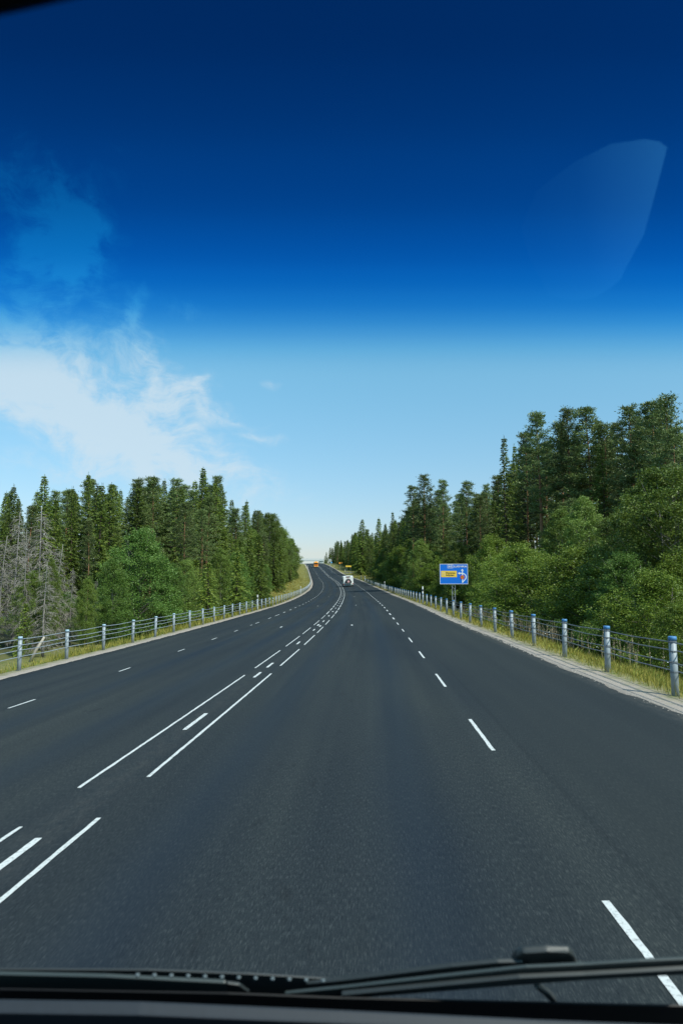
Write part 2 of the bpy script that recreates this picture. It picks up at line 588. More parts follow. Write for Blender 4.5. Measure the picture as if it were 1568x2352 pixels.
# ------------------------------------------------------------------ asphalt
def asphalt_material():
    m, nt, b = new_mat('asphalt')
    uv = nt.nodes.new('ShaderNodeUVMap'); uv.uv_map = 'UVMap'
    sp = nt.nodes.new('ShaderNodeSeparateXYZ')
    nt.links.new(uv.outputs[0], sp.inputs[0])

    def mapped(sx, sy):
        mpn = nt.nodes.new('ShaderNodeMapping')
        mpn.inputs['Scale'].default_value = (sx, sy, 1)
        nt.links.new(uv.outputs[0], mpn.inputs['Vector'])
        return mpn.outputs[0]
    grain = tex(nt, 'ShaderNodeTexNoise', 1.0, mapped(160, 60), detail=3, rough=.7)
    fleck = tex(nt, 'ShaderNodeTexNoise', 1.0, mapped(150, 13), detail=2, rough=.6)
    dark = tex(nt, 'ShaderNodeTexNoise', 1.0, mapped(95, 9), detail=2, rough=.6)
    streak = tex(nt, 'ShaderNodeTexNoise', 1.0, mapped(2.2, .05), detail=4, rough=.6)
    patch = tex(nt, 'ShaderNodeTexNoise', 1.0, mapped(.35, .06), detail=4)
    c = mixrgb(nt, ramp(nt, grain.outputs['Fac'], [(.35, (0, 0, 0)), (.65, (1, 1, 1))]).outputs[0], (.0180, .0240, .0275), (.0310, .0368, .0395))
    dk = ramp(nt, dark.outputs['Fac'], [(.30, (.66, .68, .72)), (.50, (1, 1, 1))])
    c = mixrgb(nt, 1.0, c, dk.outputs[0], 'MULTIPLY')
    bright = ramp(nt, fleck.outputs['Fac'], [(.52, (0, 0, 0)), (.70, (1, 1, 1))])
    c = mixrgb(nt, fmath(nt, 'MULTIPLY', bright.outputs[0], .75), c, (.066, .074, .074))
    s = ramp(nt, streak.outputs['Fac'], [(.30, (.80, .82, .86)), (.70, (1.18, 1.15, 1.10))])
    c = mixrgb(nt, 1.0, c, s.outputs[0], 'MULTIPLY')
    p = ramp(nt, patch.outputs['Fac'], [(.35, (.84, .88, .96)), (.65, (1.12, 1.10, 1.05))])
    c = mixrgb(nt, 1.0, c, p.outputs[0], 'MULTIPLY')
    u = sp.outputs[0]

    def bell(c0, w):
        t = fmath(nt, 'DIVIDE', fmath(nt, 'SUBTRACT', u, c0), w)
        return fmath(nt, 'POWER', 2.71828, fmath(nt, 'MULTIPLY', fmath(nt, 'MULTIPLY', t, t), -1.0))
    # rubber-darkened wheel tracks
    tr = fmath(nt, 'ADD', fmath(nt, 'ADD', bell(.85, .34), bell(2.75, .34)), fmath(nt, 'ADD', bell(-1.75, .34), bell(-3.5, .34)), clamp=True)
    trn = fmath(nt, 'MULTIPLY', tr, ramp(nt, patch.outputs['Fac'], [(.3, (1, 1, 1)), (.7, (.45, .45, .45))]).outputs[0])
    c = mixrgb(nt, fmath(nt, 'MULTIPLY', trn, .50), c, (.0125, .0205, .034))
    # oil drips along the middle of the lane
    drip = tex(nt, 'ShaderNodeTexNoise', 1.0, mapped(5, 1.6), detail=2)
    dm = fmath(nt, 'MULTIPLY', ramp(nt, drip.outputs['Fac'], [(.62, (0, 0, 0)), (.70, (1, 1, 1))]).outputs[0], fmath(nt, 'ADD', bell(1.8, .5), bell(-2.6, .5)))
    c = mixrgb(nt, fmath(nt, 'MULTIPLY', dm, .35), c, (.012, .014, .016))
    # paving joint beside the edge dashes, finer browner course outside it
    sh = fmath(nt, 'MULTIPLY', fmath(nt, 'SUBTRACT', u, U_RD + .25), 2.5, clamp=True)
    c = mixrgb(nt, fmath(nt, 'MULTIPLY', sh, .45), c, (.0275, .0330, .0345))
    wob = fmath(nt, 'MULTIPLY', fmath(nt, 'SUBTRACT', streak.outputs['Fac'], .5), .12)
    seam = nt.nodes.new('ShaderNodeMath'); seam.operation = 'COMPARE'
    nt.links.new(fmath(nt, 'ADD', u, wob), seam.inputs[0]); seam.inputs[1].default_value = U_RD + .33; seam.inputs[2].default_value = .022
    c = mixrgb(nt, fmath(nt, 'MULTIPLY', seam.outputs[0], .14), c, (.010, .012, .014))
    # dust and grit lying on the outer edges and between the centre lines
    grit = tex(nt, 'ShaderNodeTexNoise', 1.0, mapped(9, 3), detail=6, rough=.75)
    ed = fmath(nt, 'MULTIPLY', fmath(nt, 'SUBTRACT', u, U_RE - .30), 2.4, clamp=True)
    ed2 = fmath(nt, 'MULTIPLY', fmath(nt, 'SUBTRACT', U_LE + .30, u), 2.4, clamp=True)
    mid = fmath(nt, 'MULTIPLY', bell(U_MID, .24), .22)
    dust = fmath(nt, 'MULTIPLY', fmath(nt, 'ADD', fmath(nt, 'ADD', ed, ed2, clamp=True), mid, clamp=True), ramp(nt, grit.outputs['Fac'], [(.42, (0, 0, 0)), (.68, (1, 1, 1))]).outputs[0])
    c = mixrgb(nt, fmath(nt, 'MULTIPLY', dust, .55), c, (.135, .120, .105))
    nt.links.new(c, b.inputs['Base Color'])
    nt.links.new(fmath(nt, 'SUBTRACT', .86, fmath(nt, 'MULTIPLY', tr, .12)), b.inputs['Roughness'])
    b.inputs['Specular IOR Level'].default_value = .10
    bp = nt.nodes.new('ShaderNodeBump')
    bp.inputs['Strength'].default_value = .2
    bp.inputs['Distance'].default_value = .004
    nt.links.new(grain.outputs['Fac'], bp.inputs['Height'])
    nt.links.new(bp.outputs[0], b.inputs['Normal'])
    return m


def wavy_edge(d, u0, seed):
    return u0 + vnoise(d * 1.7, d * 0, seed) * .04 + vnoise(d * 3.9, d * 0, seed + 1) * .035 + vnoise(d * .13, d * 0, seed + 2) * .05


RD_ = np.concatenate([np.arange(-40, 0, 2.), np.arange(0, 45, .25), np.arange(45, 160, .8), np.arange(160, 420, 2), np.arange(420, 1001, 5)])
ru = np.array([0, -6.8, -5.6, -4.4, -3.0, -1.5, 0, 1.5, 3.0, 4.4, 5.6, 6.2, 0])
ur = np.repeat(ru[None, :], len(RD_), 0)
ur[:, 0] = wavy_edge(RD_, U_LE, 11)
ur[:, -1] = wavy_edge(RD_, U_RE, 17)
dr = np.repeat(RD_[:, None], ur.shape[1], 1)
rp = road(dr, ur)
# asphalt is a layer a few cm thick: skirt edges drop to the ground
sk_l = rp[:, :1].copy(); sk_l[..., 2] -= .05; sk_l[..., 0] -= .03
sk_r = rp[:, -1:].copy(); sk_r[..., 2] -= .05; sk_r[..., 0] += .03
rp = np.concatenate([sk_l, rp, sk_r], axis=1)
ur = np.concatenate([ur[:, :1] - .03, ur, ur[:, -1:] + .03], axis=1)
nd, nu = rp.shape[:2]
idx = np.arange(nd * nu).reshape(nd, nu)
rf = np.stack([idx[:-1, :-1], idx[:-1, 1:], idx[1:, 1:], idx[1:, :-1]], axis=-1).reshape(-1, 4)
ruv = np.stack([ur, np.repeat(RD_[:, None], nu, 1)], axis=-1).reshape(-1, 2)
road_o = link('road', np_mesh('road', rp.reshape(-1, 3), rf, asphalt_material(), ruv, smooth=True))
tag(road_o, 'dark asphalt road bending and climbing to a crest', kind='structure')

# side road joining far ahead
M_SIDE = plain('side_asphalt', (.075, .078, .078), .9, .2, 3.0)
sd = np.arange(0, 46, 3.0)
side = []
for t in sd:
    for w in (-4.0, 4.0):
        flare = 5.0 * math.exp(-t / 6.0)
        dd_ = 318 + w + math.copysign(flare, w) + t * .35
        q = ground_pt(dd_, U_RE - .3 + t)
        q[2] = max(q[2], 0) + .05 if t > .1 else road(dd_, U_RE - .3)[2] + .004
        side.append(q)
side = np.array(side)
k = np.arange(0, len(side) - 2, 2)
side_o = link('side_road', np_mesh('side_road', side, np.stack([k, k + 1, k + 3, k + 2], 1), M_SIDE, smooth=True))
tag(side_o, 'side road joining the main road below the crest', kind='structure')


# ------------------------------------------------------------------ painted markings
def paint_material():
    m, nt, b = new_mat('road_paint')
    tco = nt.nodes.new('ShaderNodeTexCoord')
    n = tex(nt, 'ShaderNodeTexNoise', 35.0, tco.outputs['Object'], detail=5, rough=.7)
    w = tex(nt, 'ShaderNodeTexNoise', 1.2, tco.outputs['Object'], detail=3)
    c = ramp(nt, n.outputs['Fac'], [(.30, (.06, .065, .07)), (.40, (.40, .41, .40)), (.50, (.66, .67, .66))])
    c2 = mixrgb(nt, fmath(nt, 'MULTIPLY', w.outputs['Fac'], .5), c.outputs[0], (.40, .41, .40))
    nt.links.new(c2, b.inputs['Base Color'])
    b.inputs['Roughness'].default_value = .7
    return m


M_PAINT = paint_material()


def stripe_arrays(d0, d1, u, w):
    n = max(2, int((d1 - d0) / (.15 if d0 < 20 else 1.0)) + 2)
    ds = np.linspace(d0, d1, n)
    ha, hb = [w / 2 + (rng.normal(size=n) * .0022 if d0 < 20 else np.zeros(n)) for _ in '12']   # slightly ragged edges
    ha[0] *= .8; hb[-1] *= .8
    p = np.stack([road(ds, u - ha, .004), road(ds, u + hb, .004)], 1).reshape(-1, 3)
    k_ = np.arange(0, 2 * n - 2, 2)
    return p, np.stack([k_, k_ + 1, k_ + 3, k_ + 2], 1)


far_v, far_f = [], []


def stripe(name, d0, d1, u, w):
    p, f = stripe_arrays(d0, d1, u, w)
    if d0 > 75:
        base = sum(len(a) for a in far_v)
        far_v.append(p); far_f.append(f + base)
        return
    link(name, np_mesh(name, p, f, M_PAINT), road_o)


# right-hand centre line, left-hand one, then the dashes between them
for a, b_ in [(2.2, 6.28), (7.6, 16.6), (18.22, 23.02), (24.7, 29.5), (30.78, 35.16), (37.08, 41.42), (43.6, 48.2)]:
    stripe('lane_line', a, b_, 0, .046)
d = 49.8
while d < 540:
    stripe('lane_line', d, d + 4.6, 0, .07); d += 6.3
for a, b_ in [(2.2, 6.12), (7.28, 16.52), (17.94, 22.9), (24.38, 29.32), (30.52, 35.0), (37.02, 41.52), (43.4, 48.08)]:
    stripe('lane_line', a, b_, U_CL, .042)
d = 49.6
while d < 540:
    stripe('lane_line', d, d + 4.6, U_CL, .07); d += 6.3
for a, b_ in [(2.4, 5.82), (10.14, 11.46), (15.98, 16.96), (17.96, 19.04), (25.12, 26.28), (32.52, 33.64), (39.76, 41.28)]:
    stripe('centre_dash', a, b_, U_MID, .068)
stripe('centre_dash', 36.4, 37.6, U_MID - .07, .10)
stripe('centre_dash', 35.46, 36.44, U_MID + .10, .10)
d = 46.2
while d < 420:
    stripe('centre_dash', d, d + 1.2, U_MID, .10); d += 6.6
for a, b_ in [(2.2, 4.38), (8.14, 10.02), (13.22, 15.16), (18.5, 20.4), (23.7, 25.76), (29.18, 30.82), (34.08, 35.98)]:
    stripe('edge_dash', a, b_, U_RD, .046)
d = 39.3
while d < 500:
    stripe('edge_dash', d, d + 1.8, U_RD, .09); d += 5.2
for a, b_ in [(12.96, 14.0), (18.62, 19.5), (24.3, 25.2), (29.54, 30.56), (34.58, 35.54), (39.36, 40), (41.2, 42.76), (46.76, 48.36), (50.44, 53.24)]:
    stripe('edge_dash', a, b_, U_D1, .055)
d = 56.0
while d < 480:
    stripe('edge_dash', d, d + 1.5, U_D1, .09); d += 5.2
# small white spots in the middle of the lanes
for d in (35.2, 64.3, 96.5):
    stripe('lane_spot', d, d + .7, 1.45, .10)
for d in (36.2, 68, 102.5):
    stripe('lane_spot', d, d + .8, -2.32, .10)
tag(link('far_marking', np_mesh('far_marking', np.concatenate(far_v), np.concatenate(far_f), M_PAINT), road_o), kind='stuff')

# ------------------------------------------------------------------ tree prototypes
M_SPRUCE = leaf_mat('spruce_needles', [(.12, (0.044, 0.081, 0.014)), (.5, (0.104, 0.161, 0.023)), (.9, (0.227, 0.256, 0.039))], trans=.18, rough=.5, inst=.6)
M_PINE = leaf_mat('pine_needles', [(.12, (0.060, 0.099, 0.028)), (.5, (0.127, 0.178, 0.053)), (.9, (0.225, 0.268, 0.083))], trans=.20, rough=.45, inst=.5)
M_BIRCH = leaf_mat('birch_leaves', [(.12, (0.064, 0.111, 0.016)), (.5, (0.130, 0.200, 0.029)), (.9, (0.246, 0.298, 0.061))], trans=.24, rough=.5, spec=.35, inst=.65)
M_ASPEN = leaf_mat('aspen_leaves', [(.12, (0.052, 0.110, 0.018)), (.5, (0.093, 0.172, 0.027)), (.9, (0.171, 0.245, 0.049))], trans=.22, rough=.5, spec=.35, inst=.5)
M_YOUNG = leaf_mat('young_leaves', [(.12, (0.072, 0.123, 0.013)), (.5, (0.142, 0.215, 0.025)), (.9, (0.255, 0.310, 0.050))], trans=.26, rough=.5, spec=.3, inst=.65)
M_SPRUCE_BARK = bark_mat('spruce_bark', (.09, .07, .055), (.11, .085, .065), 0, 10)
M_PINE_BARK = bark_mat('pine_bark', (.15, .105, .075), (.32, .17, .09), 1, 6)
M_LIMB = plain('limb_bark', (.075, .062, .048), .9, .25, 3.0, spec=.2)
M_BIRCH_BARK = bark_mat('pale_bark', (.10, .085, .07), (.19, .18, .16), 0, 5)
M_DEAD = bark_mat('dead_wood', (.23, .20, .175), (.30, .28, .26), 0, 9)
M_TWIG = plain('dead_twigs', (.25, .225, .20), .9, .4, 2.0, spec=.2)


def unit(v):
    return v / np.maximum(np.linalg.norm(v, axis=-1, keepdims=True), 1e-9)


def blades(base, direc, length, width, seed):
    """diamond-shaped leaves: base point, direction, length and width per leaf, random roll"""
    g = np.random.default_rng(seed)
    n = len(base)
    direc = unit(direc)
    side = unit(np.cross(direc, g.normal(size=(n, 3))))
    L = np.broadcast_to(length, (n,))[:, None]
    Wd = np.broadcast_to(width, (n,))[:, None]
    mid = base + direc * L * .45
    v = np.stack([base, mid + side * Wd * .5, base + direc * L, mid - side * Wd * .5], 1).reshape(-1, 3)
    f = np.arange(4 * n).reshape(n, 4)
    return v, f


def trunk_mb(H, r0, lean=0.0, seed=0, top=1.0, n=8):
    g = random.Random(seed)
    pts, rad = [], []
    ph = g.uniform(0, 6.28)
    for i in range(9):
        t = i / 8 * top
        w = .012 * H * math.sin(t * 5 + ph) * t
        pts.append((w + lean * H * t * t, w * .6, H * t))
        rad.append(max(r0 * (1 - t) ** .8 * (1.25 if i == 0 else 1), .015))
    mb = MB()
    mb.tube(pts, rad, n)
    return mb, pts


def spruce_proto(seed, H=18.0, Rm=2.6, low=.04, sparse=1.0, droop=1.0):
    g = np.random.default_rng(seed)
    mb, _ = trunk_mb(H, .2, 0, seed)
    B, D, L, Wd = [], [], [], []
    z = low * H
    az_gain = 1 + .22 * g.normal(size=12)
    while z < H * .985:
        t = z / H
        Rz = Rm * (1 - t) ** .82 * (.55 + .45 * min(1, t / .12 + .4)) * g.uniform(.8, 1.15) + .07
        nb = max(4, int(round((6.5 - 2 * t) * sparse)))
        a0 = g.uniform(0, 6.28)
        for k_ in range(nb):
            a = a0 + k_ * 6.283 / nb + g.normal() * .22
            r = Rz * g.uniform(.62, 1.18) * az_gain[int(a / 6.283 * 12) % 12]
            up = .34 * (t - .38) + g.normal() * .06
            sag = .30 * droop * (1 - t * .6)
            out = np.array([math.cos(a), math.sin(a), 0.0]); tang = np.array([-math.sin(a), math.cos(a), 0.0])
            if t < .75 and k_ % 2 == 0:
                mb.tube([(0, 0, z), tuple(out * r * .5 + np.array([0, 0, z + r * (up * .5 - sag * .25)]))], [.03, .012], 3, False)
            m_ = max(3, int(r / .145))
            s = (np.arange(m_) + g.uniform(0, 1, m_)) / m_
            s = .10 + .9 * s
            P = out[None] * (r * s)[:, None]
            P[:, 2] += z + r * (up * s - sag * s * s)
            for sg in (-1, 1):
                dr_ = out[None] * .75 + sg * tang[None] * g.uniform(.45, 1.0, m_)[:, None] + np.array([0, 0, 1.])[None] * (g.normal(size=m_) * .18 - .28 * droop)[:, None]
                B.append(P + g.normal(size=P.shape) * .03); D.append(dr_)
                L.append(np.clip(.30 + .34 * (1 - s) * r / 2, .22, .75) * g.uniform(.8, 1.25, m_)); Wd.append(g.uniform(.09, .15, m_))
            dr_ = out[None] * .6 + np.array([0, 0, -1.0])[None] * g.uniform(.1, .9, m_)[:, None] + g.normal(size=P.shape) * .25
            B.append(P); D.append(dr_); L.append(g.uniform(.22, .42, m_)); Wd.append(g.uniform(.08, .13, m_))
        z += g.uniform(.26, .40) * (1.0 if t < .7 else .75)
    # leader
    nl = 24
    zz = g.uniform(H * .94, H, nl)
    aa = g.uniform(0, 6.28, nl)
    B.append(np.stack([zz * 0, zz * 0, zz], 1)); D.append(np.stack([np.cos(aa) * .6, np.sin(aa) * .6, zz * 0 + .9], 1)); L.append(np.full(nl, .17)); Wd.append(np.full(nl, .05))
    v, f = blades(np.concatenate(B), np.concatenate(D), np.concatenate(L), np.concatenate(Wd), seed)
    return mb.mesh('trunk', M_SPRUCE_BARK, smooth=True), np_mesh('crown', v, f, M_SPRUCE), H


def pine_proto(seed, H=18.0, Rm=2.7, bare=.42, lean=.0):
    g = np.random.default_rng(seed)
    mb, pts = trunk_mb(H, .19, lean, seed, .97)
    px_ = np.array([p[0] for p in pts]); py_ = np.array([p[1] for p in pts]); pz_ = np.array([p[2] for p in pts])
    lb = MB()
    B, D, L, Wd = [], [], [], []
    for i in range(int(9)):                                              # dead stubs below the crown
        z = g.uniform(.2 * H, bare * H); a = g.uniform(0, 6.28); r = g.uniform(.4, 1.4)
        x0, y0 = np.interp(z, pz_, px_), np.interp(z, pz_, py_)
        lb.tube([(x0, y0, z), (x0 + r * math.cos(a), y0 + r * math.sin(a), z - .1 * r)], [.022, .008], 3, False)
    z = bare * H
    while z < H * .97:
        t = (z - bare * H) / (H * (1 - bare))
        prof = min(1, .45 + t * 2.4) * (1.03 - t) ** .85 + .04
        nb = int(g.integers(4, 6))
        a0 = g.uniform(0, 6.28)
        for k_ in range(nb):
            if t < .3 and g.uniform() < .28: continue
            a = a0 + k_ * 6.283 / nb + g.normal() * .3
            r = Rm * prof * g.uniform(.55, 1.2)
            rise = -.05 + .50 * t + g.normal() * .10
            out = np.array([math.cos(a), math.sin(a), 0.]); tang = np.array([-math.sin(a), math.cos(a), 0.])
            o3 = np.array([np.interp(z, pz_, px_), np.interp(z, pz_, py_), z])
            curve = lambda s: o3 + out * r * s + np.array([0, 0, r * (rise * s + .22 * s * s)])
            lb.tube([tuple(curve(0)), tuple(curve(.5)), tuple(curve(.95))], [.045 * (1 - .6 * t), .026 * (1 - .5 * t), .008], 4, False)
            nt_ = max(4, int(r * 5.2))
            for q in range(nt_):
                s = g.uniform(.30, 1.0) ** .75
                c = curve(s) + tang * g.normal() * .26 * r * (1.15 - s) * 1.2 + np.array([0, 0, g.uniform(-.02, .16)])
                nn_ = 15
                dirs = g.normal(size=(nn_, 3)); dirs[:, 2] = np.abs(dirs[:, 2]) * .75 + .05
                dirs += out * .45
                B.append(c + g.normal(size=(nn_, 3)) * np.array([.17, .17, .07])); D.append(dirs)
                L.append(g.uniform(.17, .34, nn_)); Wd.append(g.uniform(.055, .09, nn_))
        z += g.uniform(.42, .68) * (1 - .35 * t)
    v, f = blades(np.concatenate(B), np.concatenate(D), np.concatenate(L), np.concatenate(Wd), seed)
    return mb.mesh('trunk', M_PINE_BARK, smooth=True), np_mesh('crown', v, f, M_PINE), H, lb.mesh('limbs', M_LIMB)


def leafy_proto(seed, mat, H=8.0, Rm=2.2, low=.05, stems=1, nclump=120, nleaf=95, leaf=.13, clump=.42, peak=.42):
    g = np.random.default_rng(seed)
    mb = MB()
    for s in range(stems):
        a = g.uniform(0, 6.28); r = 0 if stems == 1 else g.uniform(.15, .35) * Rm
        dx, dy = r * math.cos(a), r * math.sin(a)
        mb.tube([(dx * .15, dy * .15, 0), (dx * .5 + g.normal() * .05, dy * .5, H * .3), (dx, dy, H * .65), (dx * 1.2, dy * 1.2, H * .92)],
                [.0095 * H / max(1, stems ** .4), .0065 * H / max(1, stems ** .4), .003 * H, .008], 6)
    gain = 1 + .34 * g.normal(size=(9, 7))
    B, D, L, Wd = [], [], [], []
    for c in range(nclump):
        t = low + (1 - low) * g.uniform() ** .9
        a = g.uniform(0, 6.283)
        prof = (t / peak) ** .55 if t < peak else ((1 - t) / (1 - peak)) ** .62
        rr = Rm * (prof * .92 + .08) * gain[int(a / 6.283 * 9) % 9, min(6, int(t * 7))] * g.uniform(.25, 1.0) ** .42
        p = np.array([rr * math.cos(a), rr * math.sin(a), H * t + g.normal() * .15])
        if c % 11 == 0: p[:2] *= 1.18
        if c % 5 == 0:
            z0 = max(.05 * H, H * t - rr * .8)
            mb.tube([(0, 0, z0), tuple(p * np.array([.55, .55, 0]) + np.array([0, 0, (z0 + 2 * H * t) / 3])), tuple(p)], [.012 + .0025 * H * (1 - t), .012, .006], 4, False)
        k_ = clump * g.uniform(.6, 1.25) * (1.1 - .45 * t)
        n_ = int(nleaf * g.uniform(.55, 1.2))
        off = unit(g.normal(size=(n_, 3))) * (g.uniform(0, 1, n_) ** .5)[:, None] * np.array([k_, k_, k_ * .72])
        B.append(p + off)
        D.append(g.normal(size=(n_, 3)) * np.array([1, 1, .55]) + off / k_ * .12 + np.array([0, 0, -.15]))
        L.append(leaf * g.uniform(.7, 1.3, n_)); Wd.append(leaf * g.uniform(.5, .8, n_))
    for q in range(26):                                                  # upright shoots that break the outline
        a = g.uniform(0, 6.283); t = g.uniform(.35, .93)
        prof = (t / peak) ** .55 if t < peak else ((1 - t) / (1 - peak)) ** .62
        rr = Rm * prof * g.uniform(.55, 1.0)
        p0 = np.array([rr * math.cos(a), rr * math.sin(a), H * t])
        ax = np.array([math.cos(a) * .35, math.sin(a) * .35, 1.0]) + g.normal(size=3) * .15
        ln = H * g.uniform(.08, .17)
        mb.tube([tuple(p0 - ax * ln * .5), tuple(p0 + ax * ln * .9)], [.010, .004], 3, False)
        n_ = int(nleaf * .75)
        sl = g.uniform(-.4, 1, n_)
        B.append(p0 + ax * (ln * sl)[:, None] + g.normal(size=(n_, 3)) * (clump * .30 * (1.15 - .8 * np.clip(sl, 0, 1)))[:, None])
        D.append(g.normal(size=(n_, 3)) * np.array([1, 1, .6])); L.append(leaf * g.uniform(.7, 1.2, n_)); Wd.append(leaf * g.uniform(.5, .8, n_))
    v, f = blades(np.concatenate(B), np.concatenate(D), np.concatenate(L), np.concatenate(Wd), seed)
    return mb.mesh('trunk', M_BIRCH_BARK, smooth=True), np_mesh('crown', v, f, mat), H


def dead_proto(seed, H=10.0, Rm=1.7):
    g = np.random.default_rng(seed)
    mb, _ = trunk_mb(H, .10, .02 * g.normal(), seed)
    B, D, L, Wd = [], [], [], []
    z = .12 * H
    while z < H * .98:
        t = z / H
        for k_ in range(int(g.integers(3, 6))):
            a = g.uniform(0, 6.28)
            r = Rm * (1 - t) ** .7 * g.uniform(.5, 1.15) + .12
            sag = g.uniform(.35, .85)
            out = np.array([math.cos(a), math.sin(a), 0.]); tang = np.array([-math.sin(a), math.cos(a), 0.])
            c = lambda s: np.array([0, 0, z]) + out * r * s + np.array([0, 0, r * (.12 * s - sag * s * s)])
            mb.tube([tuple(c(0)), tuple(c(.45)), tuple(c(1.0))], [.016, .011, .005], 3, False)
            m_ = int(r * 15)
            s = g.uniform(.15, 1, m_)
            P = np.array([c(x) for x in s]).reshape(-1, 3)
            B.append(P); D.append(out * .45 + tang * (g.normal(size=m_) * .9)[:, None] + np.array([0, 0, -1]) * g.uniform(-.1, 1.3, m_)[:, None])
            L.append(g.uniform(.18, .6, m_)); Wd.append(g.uniform(.014, .03, m_))
        z += g.uniform(.16, .3)
    v, f = blades(np.concatenate(B), np.concatenate(D), np.concatenate(L), np.concatenate(Wd), seed)
    return mb.mesh('trunk', M_DEAD, smooth=True), np_mesh('crown', v, f, M_TWIG), H


PROTO = {
    'spruce': [spruce_proto(1, Rm=3.0), spruce_proto(2, Rm=2.6, droop=1.25), spruce_proto(3, Rm=3.3, sparse=1.1), spruce_proto(4, Rm=2.5, droop=.8, sparse=.9)],
    'young_spruce': [spruce_proto(11, H=9., Rm=2.1, low=.02, sparse=1.2), spruce_proto(12, H=9., Rm=1.8, low=.02, sparse=1.1)],
    'pine': [pine_proto(21, bare=.36), pine_proto(22, bare=.46, Rm=2.4), pine_proto(23, bare=.28, Rm=2.9, lean=.02), pine_proto(24, bare=.52, Rm=2.6), pine_proto(25, bare=.40, Rm=2.2, lean=-.015)],
    'birch': [leafy_proto(31, M_BIRCH, H=9., Rm=2.3, nclump=430, nleaf=135, leaf=.088, clump=.58), leafy_proto(32, M_BIRCH, H=9., Rm=1.9, nclump=370, nleaf=130, stems=2, peak=.5, leaf=.088, clump=.55), leafy_proto(33, M_BIRCH, H=9, Rm=2.6, stems=3, nclump=480, nleaf=135, leaf=.088, clump=.6)],
    'aspen': [leafy_proto(41, M_ASPEN, H=8., Rm=2.5, nclump=460, nleaf=135, peak=.36, stems=2, low=.02, leaf=.092, clump=.58), leafy_proto(42, M_ASPEN, H=8., Rm=2.0, nclump=380, nleaf=130, peak=.42, low=.02, leaf=.092, clump=.55)],
    'willow': [leafy_proto(51, M_YOUNG, H=4., Rm=1.6, nclump=330, nleaf=130, leaf=.062, clump=.42, stems=5, peak=.5, low=.0), leafy_proto(52, M_YOUNG, H=4., Rm=1.9, nclump=370, nleaf=130, leaf=.062, clump=.44, stems=4, peak=.4, low=.0)],
    'dead': [dead_proto(61), dead_proto(62, Rm=2.0), dead_proto(63, Rm=1.4)],
}
NAMES = {'spruce': 'spruce_tree', 'young_spruce': 'young_spruce', 'pine': 'pine_tree', 'birch': 'birch_tree', 'aspen': 'aspen_tree', 'willow': 'willow_bush', 'dead': 'dead_spruce'}
CATS = {'spruce': 'spruce tree', 'young_spruce': 'spruce tree', 'pine': 'pine tree', 'birch': 'birch tree', 'aspen': 'deciduous tree', 'willow': 'bush', 'dead': 'dead tree'}
TREES = []


def tree(kind, x, y, H, label, group=None, wide=1.0, var=None):
    """one tree standing on the ground at world x, y"""
    d_, u_ = float(y), 0.0
    for _ in range(6):
        p = road(d_, u_)
        u_ += x - p[0]
        d_ += y - p[1]
    z = float(ground_h(d_, u_)) - .1
    vs = PROTO[kind]
    pr = vs[random.randrange(len(vs)) if var is None else var % len(vs)]
    tm, cm, Hn = pr[:3]
    t = empty(NAMES[kind], (x, y, z), random.uniform(0, 6.28))
    s = H / Hn
    w = s * wide * random.uniform(.92, 1.1)
    t.scale = (w, w, s)
    tag(t, label, CATS[kind], group)
    link('trunk', tm, t)
    link('crown', cm, t)
    if len(pr) > 3:
        link('limbs', pr[3], t)['kind'] = 'stuff'
    TREES.append((kind, x, y, H))
    return t


def at(px, dist):
    """ground position for pixel column px of the photograph (1568 wide) at forward distance dist"""
    return (px - 784) / 1568.0 * dist, dist


def h_for(px, top, dist):
    """height of a tree at column px, distance dist, whose tip shows at row top"""
    x, y = at(px, dist)
    p = road(dist, 0)
    u_ = x - p[0]
    fy = (1176 - top) / 1568.0
    el_ = (math.sin(PITCH) + fy * math.cos(PITCH)) / (math.cos(PITCH) - fy * math.sin(PITCH))
    return CAM_Z + el_ * dist - float(ground_h(dist, u_)) + .1


SKYL = [(-400, 1100), (0, 1130), (30, 1118), (60, 1150), (95, 1095), (130, 1125), (165, 1118), (197, 1090), (240, 1103), (300, 1100), (345, 1092), (400, 1097), (463, 1085), (495, 1092), (530, 1140),
        (565, 1155), (600, 1162), (632, 1176), (650, 1206), (670, 1238), (685, 1268), (691, 1284), (736, 1284), (740, 1268), (750, 1253), (775, 1246), (800, 1246), (818, 1210), (832, 1192), (870, 1190), (900, 1178), (922, 1178),
        (945, 1115), (975, 1092), (1000, 1122), (1017, 1100), (1045, 1130), (1075, 1103), (1100, 1132), (1120, 1112), (1140, 1085), (1163, 1015), (1190, 1030), (1210, 990), (1243, 948), (1275, 970),
        (1312, 938), (1355, 934), (1400, 968), (1430, 965), (1460, 930), (1490, 950), (1515, 920), (1545, 905), (1568, 912), (2000, 880)]
SKX = np.array([a for a, _ in SKYL]); SKY_ = np.array([b_ for _, b_ in SKYL])

